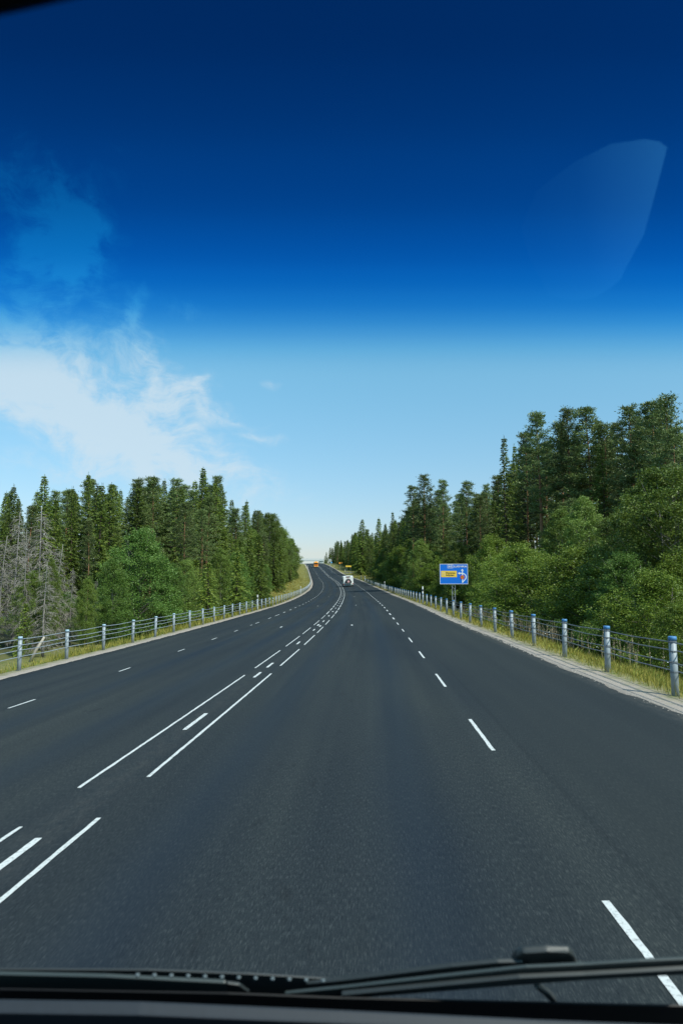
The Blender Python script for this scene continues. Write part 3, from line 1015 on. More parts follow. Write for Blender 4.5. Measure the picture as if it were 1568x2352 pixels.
# trees that can be told apart (column, row of the tip, distance)
HERO = [
    ('spruce', 95, 1090, 66, 'pointed dark spruce rising behind the grey dead spruces', 1.0, 0),
    ('spruce', 25, 1112, 62, 'spruce at the frame edge beyond the grey dead spruces', 1.0, 1),
    ('spruce', 197, 1085, 74, 'slim spruce with a pointed tip standing above the aspen bush', .85, 3),
    ('spruce', 163, 1116, 72, 'narrow yellowish spruce between the two tallest pointed spruces near the dead trees', .8, 1),
    ('pine', 345, 1088, 84, 'broad round-topped pine behind the big green aspen', 1.15, 2),
    ('pine', 315, 1095, 80, 'dense pine behind the top of the big green aspen', 1.1, 0),
    ('pine', 400, 1095, 86, 'pine between the round-topped pine and the twin-tipped spruce', 1.1, 0),
    ('spruce', 463, 1072, 92, 'spruce with the highest tip of the wall facing the blue sign', .9, 0),
    ('pine', 495, 1087, 95, 'thin-crowned pine next to the spruce with the highest tip', .8, 1),
    ('pine', 425, 1150, 66, 'pine with bare reddish double trunk at the forest edge', 1.0, 3),
    ('pine', 205, 1190, 60, 'pine with orange trunk between the dead spruces and the aspen', .8, 1),
    ('spruce', 565, 1148, 118, 'dark pointed spruce where the forest wall starts to drop', .9, 3),
    ('young_spruce', 545, 1265, 62, 'young spruce with layered drooping boughs just behind the barrier', 1.1, 0),
    ('young_spruce', 480, 1290, 54, 'shorter young spruce with tiered boughs behind the barrier posts', 1.1, 1),
    ('young_spruce', 600, 1280, 76, 'young spruce next to the white marker post and barrier', 1.0, 0),
    ('aspen', 325, 1222, 50, 'large bright green aspen bush behind the barrier', 1.12, 0),
    ('aspen', 262, 1290, 46, 'smaller aspen leaning against the large green aspen', 1.0, 1),
    ('aspen', 395, 1300, 52, 'low aspen at the foot of the reddish double-trunk pine', 1.1, 1),
    ('birch', 120, 1290, 42, 'slender green birch growing among the grey dead spruces', .6, 1),
    ('birch', 205, 1330, 44, 'small green birch between the dead spruces and the aspen', .7, 0),
    ('young_spruce', -10, 1370, 24, 'bright green young spruce cut by the frame edge near the barrier', .9, 1),
    ('dead', 40, 1175, 46, 'tallest grey dead spruce at the frame edge', 1.1, 0),
    ('dead', 95, 1165, 48, 'dead spruce with a thick fan of grey twigs', 1.25, 1),
    ('dead', 135, 1250, 44, 'grey dead spruce bending beside the slender birch', 1.1, 1),
    ('dead', 62, 1215, 42, 'thin bare dead spruce with pale trunk between two dead spruces', .8, 2),
    ('dead', 170, 1305, 46, 'short dead spruce nearest the green aspen', 1.0, 0),
    ('dead', 8, 1230, 44, 'dead spruce with hanging grey twigs cut by the frame edge', 1.1, 1),
    ('dead', 225, 1330, 48, 'low grey dead snag at the foot of the aspen', .8, 2),
    ('dead', 110, 1290, 38, 'low tangle of a dead spruce behind the barrier cables', 1.3, 0),
    ('spruce', 1163, 1000, 74, 'tall lone spruce with open tiered top beside the pines', .75, 3),
    ('spruce', 1187, 1018, 80, 'shorter spruce half behind the lone open spruce', .6, 1),
    ('pine', 1243, 938, 68, 'tall pine with a slim bare trunk above the birches', 1.0, 1),
    ('pine', 1312, 930, 66, 'tall pine with a wide layered crown and pale branches', .95, 0),
    ('pine', 1355, 927, 64, 'tallest pine with dense pointed top above the birches', 1.1, 2),
    ('pine', 1395, 965, 62, 'pine leaning close behind the dense pointed pine', 1.0, 0),
    ('pine', 1460, 925, 58, 'dense pine near the frame edge over the tall birches', 1.1, 0),
    ('pine', 1515, 912, 54, 'high pine second from the frame edge', 1.1, 2),
    ('pine', 1550, 900, 50, 'highest pine cut by the frame edge', 1.1, 0),
    ('pine', 1430, 962, 66, 'small-topped pine in the gap before the frame-edge pines', .8, 3),
    ('pine', 1210, 985, 76, 'pine just behind the tall slim-trunk pine', .9, 2),
    ('pine', 975, 1086, 112, 'broad dark pine with reddish trunk standing past the blue sign', 1.15, 0),
    ('pine', 948, 1112, 116, 'pine joined to the broad dark pine past the blue sign', .9, 3),
    ('pine', 1017, 1096, 108, 'pine with a clear pointed top behind the broad dark pine', .85, 2),
    ('pine', 1075, 1100, 98, 'round pine above the blue road sign', 1.0, 2),
    ('pine', 1120, 1108, 92, 'pine between the sign pine and the lone open spruce', .8, 0),
    ('spruce', 832, 1192, 285, 'dark spruce forming the corner of the forest by the motorhome', 1.2, 0),
    ('spruce', 870, 1188, 228, 'spruce behind the corner of the forest near the motorhome', 1.1, 1),
    ('spruce', 902, 1174, 180, 'spruce with sharp tip before the broad dark pine', .8, 3),
    ('birch', 1540, 1085, 27, 'tall bright birch filling the frame edge over the barrier', 1.3, 2),
    ('birch', 1480, 1130, 30, 'tall birch with pale twinkling leaves under the pines', 1.2, 0),
    ('birch', 1345, 1150, 42, 'birch standing in front of the pine trunks', 1.1, 1),
    ('birch', 1290, 1175, 45, 'thin birch beside the slim bare pine trunk', 1.0, 0),
    ('birch', 1420, 1190, 34, 'bushy birch between the two tall birches', 1.2, 2),
    ('willow', 1500, 1330, 21, 'dark leafy bush just behind the nearest barrier post', 1.5, 0),
    ('willow', 1555, 1395, 17, 'bright willow bush by the nearest barrier post at the frame edge', 1.1, 1),
    ('aspen', 1430, 1280, 25, 'dark green aspen thicket behind the second barrier post', 1.2, 0),
    ('young_spruce', 1285, 1245, 36, 'small young pine-like conifer between the yellow-green willows', .8, 1),
    ('willow', 1200, 1265, 42, 'yellow-green willow behind the blue sign', 1.5, 0),
    ('willow', 1250, 1290, 38, 'spreading yellow-green willow beside the young conifer', 1.5, 1),
    ('willow', 1130, 1245, 63, 'pale willow top showing over the corner of the blue sign', 1.0, 0),
    ('willow', 1330, 1270, 32, 'light green willow behind the third barrier post', 1.4, 1),
    ('willow', 1375, 1310, 28, 'low willow bush behind the barrier cables', 1.4, 0),
    ('birch', 850, 1238, 250, 'pale birch with white stem at the forest corner by the motorhome', .8, 1),
    ('birch', 965, 1243, 100, 'rounded birch below the broad dark pine', 1.1, 0),
    ('birch', 1050, 1250, 86, 'birch behind the blue road sign', 1.1, 2),
]
for kind, px, top, dist, label, wide, var in HERO:
    x, y = at(px, dist)
    tree(kind, x, y, h_for(px, top, dist), label, None, wide, var)

# the forest behind and along: rows of trees whose tips stay under the forest's skyline
KINDW = {'spruce': 'spruce', 'pine': 'pine', 'birch': 'birch', 'aspen': 'aspen', 'young_spruce': 'young spruce', 'willow': 'willow bush'}
PLURAL = {'spruce': 'spruces', 'pine': 'pines', 'birch': 'birches', 'aspen': 'aspens', 'young_spruce': 'young spruces', 'willow': 'willow bushes'}
# what a forest tree can be found by: (column, distance, words)
REFS = {
    'inner': [(95, 66, 'the tall pointed spruce by the dead trees'), (25, 62, 'the spruce at the frame edge'), (197, 74, 'the slim pointed spruce above the aspen'), (345, 84, 'the broad round-topped pine'),
              (463, 92, 'the spruce with the highest tip'), (495, 95, 'the thin-crowned pine'), (425, 66, 'the reddish double-trunk pine'), (565, 118, 'the dark spruce where the forest drops'), (545, 62, 'the tiered young spruce'),
              (600, 76, 'the young spruce by the marker post'), (325, 50, 'the large green aspen'), (110, 42, 'the grey dead spruces'), (625, 150, 'the start of the grassy bank'), (655, 210, 'the bend of the pale capped barrier'), (680, 320, 'the end of the pale capped barrier')],
    'outer': [(1163, 74, 'the lone open spruce'), (1243, 68, 'the slim-trunk pine'), (1312, 66, 'the wide layered pine'), (1355, 64, 'the tallest dense pine'), (1460, 58, 'the dense pine near the frame edge'), (1550, 50, 'the highest pine at the frame edge'),
              (975, 112, 'the broad dark pine past the sign'), (1075, 98, 'the round pine above the sign'), (832, 285, 'the corner spruce by the motorhome'), (902, 180, 'the sharp-tipped spruce past the sign'), (1540, 27, 'the tall bright birch at the frame edge'),
              (1480, 30, 'the tall twinkling birch'), (1345, 42, 'the birch before the pine trunks'), (1430, 25, 'the dark green aspen thicket'), (1285, 36, 'the small young conifer'), (1200, 42, 'the willow behind the blue sign'),
              (965, 100, 'the rounded birch past the sign'), (850, 250, 'the white-stemmed birch by the motorhome'), (1040, 60, 'the blue road sign'), (800, 300, 'the wide yellow sign'), (783, 350, 'the two orange signs'), (757, 370, 'the grey square sign'), (738, 600, 'the bridge beyond the crest')],
}


def zone_label(side, kind, px, H, dist):
    best = None
    size = 'low' if H < 5 else 'medium' if H < 11 else 'tall'
    for rx, rd, words in sorted(REFS[side], key=lambda r: abs(r[0] - px) / 40 + abs(r[1] - dist) / max(15, .2 * dist))[:4]:
        dd = (dist - rd) / max(12, .12 * dist)
        road_side = (px > rx) == (side == 'inner')
        rel = 'far behind' if dd > 2 else 'behind' if dd > .5 else 'in front of' if dd < -.5 else 'beside'
        off = '' if abs(px - rx) < 14 else ', towards the road' if road_side else ', away from the road'
        lab = size + ' ' + KINDW[kind] + ' ' + rel + ' ' + words + off
        if len(lab.split()) > 16:
            lab = size + ' ' + KINDW[kind] + ' ' + rel + ' ' + words
        best = best or lab
        if lab not in USED:
            best = lab
            break
    USED.add(best)
    return PLURAL[kind] + (' in the forest facing the blue sign' if side == 'inner' else ' in the forest on the blue sign side'), best


USED = set()
SHRUB = np.array([(700, 1262), (800, 1262), (822, 1236), (940, 1243), (1110, 1258), (1130, 1250), (1150, 1270), (1285, 1266), (1302, 1175), (1375, 1155), (1475, 1138), (1540, 1095), (1568, 1088), (2000, 1060)], dtype=float)
LEAFY = ('birch', 'aspen', 'willow')


def fill(side, d0, d1, step, u0, kinds, hmin, hmax, drop, u_jit=1.5, wide=1.0, follow=True):
    d_ = d0
    while d_ < d1:
        st = step * random.uniform(.75, 1.3)
        uu = (u0(d_) if callable(u0) else u0) + random.uniform(-u_jit, u_jit)
        p = road(d_, uu)
        px = 784 + 1568 * p[0] / p[1]
        d_ += st
        if px < -260 or px > 1830 or (side == 'outer' and p[1] < 66 and 985 < px < 1140 + max(0, 40 - p[1]) * 2):
            continue
        top = float(np.interp(px, SKX, SKY_)) + drop[0] + (drop[1] - drop[0] + 30) * random.random() ** 1.3
        H = h_for(px, top, p[1])
        if follow:
            H = min(H, random.uniform(hmax * .82, hmax))
            if H < hmin:
                continue
        else:
            H = random.uniform(hmin, min(hmax, max(H, hmin)))
        k_ = random.choice(kinds)
        if side == 'outer' and k_ in LEAFY:
            H = min(H, h_for(px, float(np.interp(px, SHRUB[:, 0], SHRUB[:, 1])) + 55 * random.random() ** 1.5, p[1]))
            if H < 1.3:
                continue
        lab = zone_label(side, k_, px, H, p[1])
        tree(k_, float(p[0]), float(p[1]), H, lab[1], lab[0], wide)


IN = lambda a: (lambda d_: -a - 8 * (1 - float(sstep(50, 95, d_))))
# inner side of the bend
fill('inner', 44, 130, 3.6, IN(22), ['spruce', 'pine', 'spruce', 'spruce'], 6, 21, (6, 60))
fill('inner', 52, 150, 4.2, IN(27), ['pine', 'spruce', 'spruce'], 6, 23, (2, 40))
fill('inner', 60, 130, 4.6, IN(34), ['spruce', 'pine'], 6, 24, (0, 25))
fill('inner', 72, 140, 5.0, lambda d_: -46, ['spruce', 'pine', 'spruce'], 6, 25, (0, 25))
fill('inner', 95, 150, 6.0, lambda d_: -58, ['spruce', 'spruce'], 6, 26, (0, 25))
fill('inner', 75, 250, 4.6, lambda d_: -17.5, ['spruce', 'pine', 'birch', 'spruce'], 4, 20, (8, 70))
fill('inner', 88, 300, 4.8, lambda d_: -15, ['birch', 'spruce', 'spruce', 'pine', 'young_spruce'], 3, 12, (8, 60))
fill('inner', 150, 420, 6.0, lambda d_: -21, ['spruce', 'pine'], 4, 21, (3, 30))
fill('inner', 250, 480, 6.0, lambda d_: -16.5, ['birch', 'spruce', 'birch'], 3, 16, (4, 30))
fill('inner', 62, 120, 3.6, lambda d_: -14.2, ['young_spruce', 'young_spruce', 'birch', 'aspen'], 3.5, 8, (0, 0), .8, 1.0, False)
fill('inner', 34, 66, 3.6, lambda d_: -19, ['birch', 'young_spruce', 'aspen'], 2.5, 5.5, (0, 0), 2.5, 1.0, False)
# outer side
OUT = lambda a: (lambda d_: a)
fill('outer', 36, 120, 4.4, OUT(24), ['pine', 'pine', 'spruce'], 6, 22, (10, 90))
fill('outer', 44, 150, 4.6, OUT(29), ['pine', 'spruce', 'pine'], 6, 24, (4, 50))
fill('outer', 50, 120, 5.2, OUT(36), ['pine', 'spruce'], 6, 25, (0, 25))
fill('outer', 85, 230, 4.6, OUT(18.5), ['spruce', 'pine', 'spruce', 'birch'], 5, 21, (8, 60))
fill('outer', 110, 260, 5.0, OUT(23), ['spruce', 'pine'], 5, 22, (3, 30))
fill('outer', 66, 215, 3.8, OUT(14.6), ['birch', 'aspen', 'spruce', 'willow', 'spruce'], 3, 10.5, (60, 160), 1.2, 1.1)
fill('outer', 40, 120, 3.4, OUT(13.2), ['willow', 'birch', 'willow', 'young_spruce'], 2.2, 5, (0, 0), 1.0, 1.2, False)
fill('outer', 22, 60, 3.0, OUT(16.5), ['birch', 'willow', 'aspen', 'birch'], 4.0, 7.5, (0, 0), 1.2, 1.15, False)
fill('outer', 16, 44, 2.8, OUT(13.2), ['willow', 'aspen', 'willow'], 2.0, 3.6, (0, 0), .7, 1.2, False)
fill('outer', 40, 75, 4.0, OUT(20.5), ['birch', 'spruce', 'young_spruce', 'pine'], 5, 11, (0, 0), 1.5, 1.0, False)
fill('outer', 150, 225, 3.4, lambda d_: 17, ['spruce', 'pine', 'spruce'], 5, 21, (-5, 25))
fill('outer', 228, 390, 4.6, lambda d_: 24 - (d_ - 235) * .03, ['spruce', 'birch', 'pine', 'spruce'], 4, 17, (3, 40))
fill('outer', 238, 330, 6.0, lambda d_: 20, ['birch', 'aspen', 'willow'], 3, 7, (60, 90), 1.5)
fill('outer', 345, 540, 5.0, lambda d_: 17, ['spruce', 'pine', 'birch', 'spruce'], 4, 21, (-6, 2))
fill('outer', 330, 545, 7.0, lambda d_: 21, ['spruce', 'pine', 'spruce'], 4, 22, (-8, -6))
fill('outer', 250, 400, 5.5, lambda d_: 31 - (d_ - 235) * .04, ['spruce', 'pine'], 4, 20, (0, 20))
fill('outer', 535, 740, 6.0, lambda d_: 15 - (d_ - 535) * .02, ['spruce', 'pine', 'birch', 'spruce'], 3, 24, (4, 30))
fill('outer', 400, 540, 7.0, lambda d_: 23, ['spruce', 'pine'], 4, 20, (0, 15))

# fallen pale log leaning behind the barrier
lg = MB()
x, y = at(84, 36)
gz = float(ground_h(36, x - float(SX(36))))
lg.tube([(x - .05, y, gz - .05), (x + .22, y + .1, gz + .62), (x + .56, y + .2, gz + 1.25)], [.085, .075, .055], 8)
M_LOG = bark_mat('pale_log_wood', (.40, .35, .29), (.48, .43, .37), 0, 9)
lo = lg.build('leaning_log', M_LOG, smooth=True)
tag(lo, 'pale broken log leaning in the grass behind the barrier', 'log')

# ------------------------------------------------------------------ grass and verge plants
M_GRASS = leaf_mat('grass_blades', [(.1, (0.118, 0.135, 0.022)), (.5, (0.291, 0.259, 0.050)), (.95, (0.515, 0.421, 0.120))], trans=.3, rough=.7, spec=.2, clump=.5, inst=0)
M_HERB = leaf_mat('herb_leaves', [(.1, (0.090, 0.138, 0.020)), (.5, (0.180, 0.241, 0.040)), (.95, (0.348, 0.356, 0.070))], trans=.3, rough=.6, spec=.3, clump=.7, inst=0)
M_SEED = leaf_mat('seed_heads', [(.1, (.22, .17, .11)), (.5, (.36, .29, .20)), (.95, (.52, .44, .33))], trans=.2, rough=.8, spec=.1, clump=.7, inst=0)
M_FLOWER = plain('white_petals', (.7, .7, .65), .7, .1)


def verge(name, label, side, d0, d1, w0, w1, n, mat, hmin, hmax, cat='grass', wd=.012, seed=1, bias=2.0, splay=.35):
    g = np.random.default_rng(seed)
    dd_ = d0 * (d1 / d0) ** (g.uniform(0, 1, n) ** (1 / bias * 2))
    w = w0 + (w1 - w0) * g.uniform(0, 1, n) ** .8
    clump = vnoise(dd_ * .9, w * 1.1, seed) + .5 * vnoise(dd_ * 2.7, w * 2.7, seed + 3)
    keep = clump > g.uniform(-1.1, .3, n)
    dd_, w, clump = dd_[keep], w[keep], clump[keep]
    uu = (U_LE - w) if side < 0 else (U_RE + w)
    P = ground_pt(dd_, uu)
    m = len(P)
    h = g.uniform(hmin, hmax, m) * (.7 + .5 * np.clip(clump, 0, 1))
    far = np.clip(dd_ / 18, 1, 8)
    v, f = blades(P - np.array([0, 0, .02]), np.stack([g.normal(size=m) * splay, g.normal(size=m) * splay, np.ones(m)], 1), h, wd * far * g.uniform(.7, 1.4, m), seed)
    o = link(name, np_mesh(name, v, f, mat))
    return tag(o, label, cat, kind='stuff')


verge('grass', 'yellow-green grass under the barrier facing the sign', -1, 14, 110, .55, 6.0, 42000, M_GRASS, .22, .6, seed=5)
verge('grass', 'dry grass and herbs behind the barrier on the sign side', 1, 7, 150, .60, 6.0, 80000, M_GRASS, .09, .32, seed=6)
verge('meadow_herbs', 'low green herbs in the verge on the sign side', 1, 7, 120, 1.1, 7, 34000, M_HERB, .1, .32, 'herbs', .035, 7, splay=.9)
verge('meadow_herbs', 'low green herbs in the verge facing the sign', -1, 14, 110, 1.2, 7, 22000, M_HERB, .12, .38, 'herbs', .035, 8, splay=.9)
verge('meadow_grass', 'rough green grass on the bank below the forest', -1, 100, 480, .8, 11, 26000, M_GRASS, .2, .5, 'grass', .010, 9, bias=1.6)
verge('meadow_grass', 'rough grass on the far verge by the side road', 1, 150, 480, .8, 14, 22000, M_GRASS, .2, .5, 'grass', .010, 10, bias=1.6)

# faded lupin spikes behind the barrier
g = np.random.default_rng(77)
B, D, L, Wd = [], [], [], []
for i in range(1100):
    d_ = 7.0 + 45 * g.uniform() ** 1.3
    w = g.uniform(1.7, 4.4)
    if vnoise(np.array(d_ * .35), np.array(w), 55) < -.15: continue
    p = ground_pt(d_, U_RE + w)
    hh = g.uniform(.5, 1.0)
    ln = g.normal(size=2) * .06
    nb = 26
    s = g.uniform(.45, 1, nb)
    P = p + np.stack([ln[0] * s, ln[1] * s, hh * s], 1)
    a = g.uniform(0, 6.28, nb)
    B.append(P); D.append(np.stack([np.cos(a), np.sin(a), np.full(nb, .7)], 1)); L.append(.06 * (1.25 - s)); Wd.append(np.full(nb, .022))
    B.append(p[None]); D.append(np.array([[ln[0], ln[1], hh]])); L.append(np.array([hh])); Wd.append(np.array([.012]))
v, f = blades(np.concatenate(B), np.concatenate(D), np.concatenate(L), np.concatenate(Wd), 3)
tag(link('lupin_spikes', np_mesh('lupin_spikes', v, f, M_SEED)), 'faded buff lupin spikes in the verge behind the barrier', 'wildflowers', kind='stuff')
# white umbels
mb = MB()
for i in range(170):
    d_ = 8 + 40 * g.uniform() ** 1.4
    p = ground_pt(d_, U_RE + g.uniform(1.8, 4.2))
    hh = g.uniform(.3, .5); r = g.uniform(.012, .026)
    top = Vector(p) + Vector((0, 0, hh))
    ring = [top + Vector((r * math.cos(t), r * math.sin(t), g.uniform(-.01, .012))) for t in np.linspace(0, 6.283, 7)[:-1]]
    mb.add([top + Vector((0, 0, .012))] + ring, [(0, k_ + 1, (k_ + 1) % 6 + 1) for k_ in range(6)])
tag(mb.build('white_flowers', M_FLOWER), 'scattered small white flowers in the verge behind the barrier', 'wildflowers', kind='stuff')

# loose gravel along the asphalt edge
M_STONE = plain('gravel_stone', (.32, .29, .26), .9, .4, 40.0)
g = np.random.default_rng(31)
mb_v, mb_f = [], []
base_v = np.array([(0, 0, 1), (1, 0, 0), (0, 1, 0), (-1, 0, 0), (0, -1, 0)], dtype=float)
base_f = np.array([(0, 1, 2), (0, 2, 3), (0, 3, 4), (0, 4, 1)])
n = 4200
dd_ = 4 * (60 / 4.) ** g.uniform(0, 1, n)
right = g.uniform(size=n) < .75
uu = np.where(right, U_RE + np.abs(g.normal(size=n)) * .32 - .10 * g.uniform(0, 1, n) ** 3 - .03, U_LE - g.exponential(.25, n) + .05)
dd_ = np.where(right, dd_, dd_ * 2.2 + 4)
P = road(dd_, uu); P[:, 2] = np.maximum(ground_h(dd_, uu), np.where((uu < U_RE) & (uu > U_LE), P[:, 2], -99))
sz = g.uniform(.004, .013, n) * np.clip(dd_ / 14, .8, 2.5)
vv = P[:, None, :] + base_v[None] * sz[:, None, None] * g.uniform(.6, 1.3, (n, 5, 3))
ff = (np.arange(n) * 5)[:, None, None] + base_f[None]
tag(link('gravel', np_mesh('gravel', vv.reshape(-1, 3), ff.reshape(-1, 3), M_STONE)), 'loose grey gravel scattered along the asphalt edges', 'gravel', kind='stuff')

# ------------------------------------------------------------------ cable barriers
M_GALV = plain('galvanised_steel', (.265, .30, .325), .55, .28, 5.0, metal=.1)
M_CABLE = plain('steel_cable', (.20, .215, .23), .5, .15, 20.0, metal=.5)
M_CABLE2 = plain('bright_cable', (.46, .50, .54), .45, .15, 20.0, metal=.5)
M_BLUE = plain('blue_cap', (.07, .22, .46), .45, .06, 20.0)
M_PALEBLUE = plain('pale_blue_cap', (.36, .50, .60), .45, .06, 20.0)
M_WHITE = plain('white_plastic', (.78, .79, .78), .5, .05, 10.0)
M_BLACK = plain('black_plastic', (.012, .012, .013), .5, .2, 20.0)


def post_mesh(capmat):
    mb = MB(); mb.tube([(0, 0, -.15), (0, 0, .90)], .060, 12)
    post = mb.mesh('post', M_GALV, smooth=False)
    for p in post.polygons:
        p.use_smooth = len(p.vertices) == 4
    mc = MB(); mc.tube([(0, 0, .885), (0, 0, .94), (0, 0, .95)], [.068, .068, .058], 12)
    cap = mc.mesh('cap', capmat)
    for p in cap.polygons:
        p.use_smooth = len(p.vertices) == 4
    mk = MB(); mk.tube([(0, 0, -.012), (0, 0, .012)], .066, 10)
    return post, cap, mk.mesh('clamp', M_CABLE)


def barrier(label, side_u, d_start, d_end, spacing, capmat, cab_mat, sink):
    root = empty('cable_barrier', tuple(road(d_start, side_u)))
    tag(root, label, 'cable barrier')
    inv = Vector(root.location)
    pm, cm, km = post_mesh(capmat)
    d_, k_ = d_start, 0
    tops = []
    while d_ < d_end:
        p = Vector(road(d_, side_u)); p.z = float(ground_h(d_, side_u)) + sink
        o = link('post', pm, root, p - inv)
        o.rotation_euler = (random.gauss(0, .012), random.gauss(0, .012), random.uniform(0, 6))
        if d_ < 130:
            link('cap', cm, o)
            if d_ < 32:
                for z_ in (.38, .54, .71, .865):
                    link('clamp', km, o, (0, 0, z_))
        tops.append(p)
        d_ += spacing * random.uniform(.97, 1.03)
    for ci, h in enumerate((.38, .54, .71, .865)):
        off = (-.075 if (ci % 2) else .075)
        pts = []
        for a, b_ in zip(tops[:-1], tops[1:]):
            for s in (0, .5):
                q = a.lerp(b_, s)
                pts.append(q - inv + Vector((off, 0, h - (.022 if s else 0) + random.uniform(-.003, .003))))
        pts.append(tops[-1] - inv + Vector((off, 0, h)))
        # thicker sections with distance keep the far cables the width of their real shadow and sag
        mb = MB(); mb.tube(pts, .011, 5)
        mb.build('cable', cab_mat, root)
    # anchored cable ends
    mb = MB()
    for q in (tops[0], tops[-1]):
        mb.box(q - inv + Vector((0, 0, .05)), (.3, .5, .2))
    mb.build('anchor', M_GALV, root)
    return tops


barrier('grey steel post and cable barrier with pale caps on the inner bend', -8.0, 13.5, 366, 3.27, M_PALEBLUE, M_CABLE2, .04)
barrier('grey steel post and cable barrier with blue caps by the sign', 7.3, 5.2, 196, 3.25, M_BLUE, M_CABLE, .0)


# white plastic marker posts
def marker(d_, u_, label, h=1.0, reflector=True):
    p = Vector(road(d_, u_)); p.z = float(ground_h(d_, u_))
    o = empty('marker_post', p)
    tag(o, label, 'marker post', 'white plastic marker posts')
    mb = MB(); mb.box((0, 0, h / 2), (.13, .11, h), taper=.85); mb.build('post', M_WHITE, o, .012)
    mb = MB(); mb.box((0, -.058, h * .78), (.10, .012, .18)); mb.build('reflector', M_BLACK, o)
    return o


marker(68, -8.25, 'white marker post behind the pale capped barrier beside young spruces', 1.45)
marker(131, -8.25, 'white marker post where the pale capped barrier bends away', 1.4)
marker(63.5, 7.6, 'white marker post behind the blue capped barrier before the sign', 1.55)
marker(129, 7.6, 'white marker post halfway along the blue capped barrier', 1.5)
marker(196, 7.5, 'white marker post at the far end of the blue capped barrier', 1.4)
marker(212, 7.6, 'white marker post just beyond the motorhome roof', 1.4)
marker(287, 8.0, 'white marker post on the grass before the side road', 1.4)
marker(330, 9.5, 'white marker post past the side road mouth', 1.4)
marker(395, 7.6, 'far white marker post on the verge near the crest', 1.4)
marker(440, 7.6, 'farthest white marker post on the verge at the crest', 1.4)
marker(372, -7.9, 'white marker post past the end of the pale capped barrier', 2.6)
marker(402, -8.4, 'tall white marker post by the crest on the grassy bank', 3.0)

# ------------------------------------------------------------------ blue direction sign
M_SIGNBLUE = plain('sign_blue', (.001, .145, .64), .42, .04, 4.0)
M_SIGNYEL = plain('sign_yellow', (.82, .54, .06), .45, .04, 4.0)
M_SIGNBLK = plain('sign_black', (.025, .022, .02), .5, .1, 6.0)
M_SIGNRED = plain('sign_red', (.62, .035, .02), .45, .05, 6.0)
M_SIGNWHT = plain('sign_white', (.80, .81, .80), .45, .03, 4.0)
M_SIGNGREY = plain('sign_grey', (.52, .48, .36), .5, .05, 4.0)
M_ORANGE = plain('sign_orange', (.80, .30, .03), .45, .05, 4.0)


def text_mesh(body, size, mat, sx=1.0):
    c = bpy.data.curves.new('lettering', 'FONT')
    c.body = body
    c.size = size
    c.align_x = 'CENTER'; c.align_y = 'CENTER'
    c.extrude = .004
    c.offset = size * .018
    c.resolution_u = 3
    o = bpy.data.objects.new('lettering', c)
    COL.objects.link(o)
    bpy.context.view_layer.update()
    me = bpy.data.meshes.new_from_object(o.evaluated_get(bpy.context.evaluated_depsgraph_get()))
    bpy.data.objects.remove(o)
    me.materials.clear(); me.materials.append(mat)
    me.name = 'lettering'
    for v_ in me.vertices: v_.co.x *= sx
    return me


SIGN_D = 57.0
SX0 = (1274.0 - 960) / 1920 * SIGN_D
sp_ = Vector((SX0, SIGN_D, 0))
us = SX0 - float(SX(SIGN_D))
sp_.z = float(ground_h(SIGN_D, us))
sign = empty('road_sign', sp_, R(-4))
tag(sign, 'blue direction sign reading 63 LUDVIKA on a lattice mast', 'road sign')
BW, BH = 78.0 * SIGN_D / 1920, 56.4 * SIGN_D / 1920
PXM = SIGN_D / 1920 / 7.84                                     # metres per pixel of the enlarged sign


def el_z(row):  # row in full 1920 photo -> height above sign base
    fy = (1440 - row) / 1920.0
    return CAM_Z + (math.sin(PITCH) + fy * math.cos(PITCH)) / (math.cos(PITCH) - fy * math.sin(PITCH)) * SIGN_D - sp_.z


zc = el_z((1586.1 + 1642.5) / 2)


def S(cx, cy, y=-.05):
    """point of the sign's face from the enlarged view (432..1043, 205..647)"""
    return Vector(((cx - 737.5) * PXM, y, zc - (cy - 426) * PXM))


mb = MB(); mb.box((0, -.03, zc), (BW, .03, BH)); mb.build('board', M_SIGNBLUE, sign, .004)
fr = MB(); t_ = 8 * PXM
fr.box((0, -.049, zc + BH / 2 - t_ / 2), (BW, .008, t_)); fr.box((0, -.049, zc - BH / 2 + t_ / 2), (BW, .008, t_))
fr.box((-BW / 2 + t_ / 2, -.0485, zc), (t_, .007, BH - 2 * t_)); fr.box((BW / 2 - t_ / 2, -.0485, zc), (t_, .007, BH - 2 * t_))
fr.build('border', M_SIGNWHT, sign)


def flat(name, mat, polys, y=-.053, th=.008, parent=None):
    mb = MB()
    for poly in polys:
        mb.prism([S(a, b_, y) for a, b_ in poly], (0, th, 0))
    return mb.build(name, mat, parent or sign)


def ring_poly(cx, cy, r0, r1, a0, a1, n=16):
    return [[(cx + r * math.cos(a), cy - r * math.sin(a)) for r, a in ((r0, a_), (r1, a_), (r1, b_), (r0, b_))]
            for a_, b_ in zip(np.linspace(a0, a1, n + 1)[:-1], np.linspace(a0, a1, n + 1)[1:])]


def rect(x0, y0, x1, y1): return [(x0, y0), (x1, y0), (x1, y1), (x0, y1)]


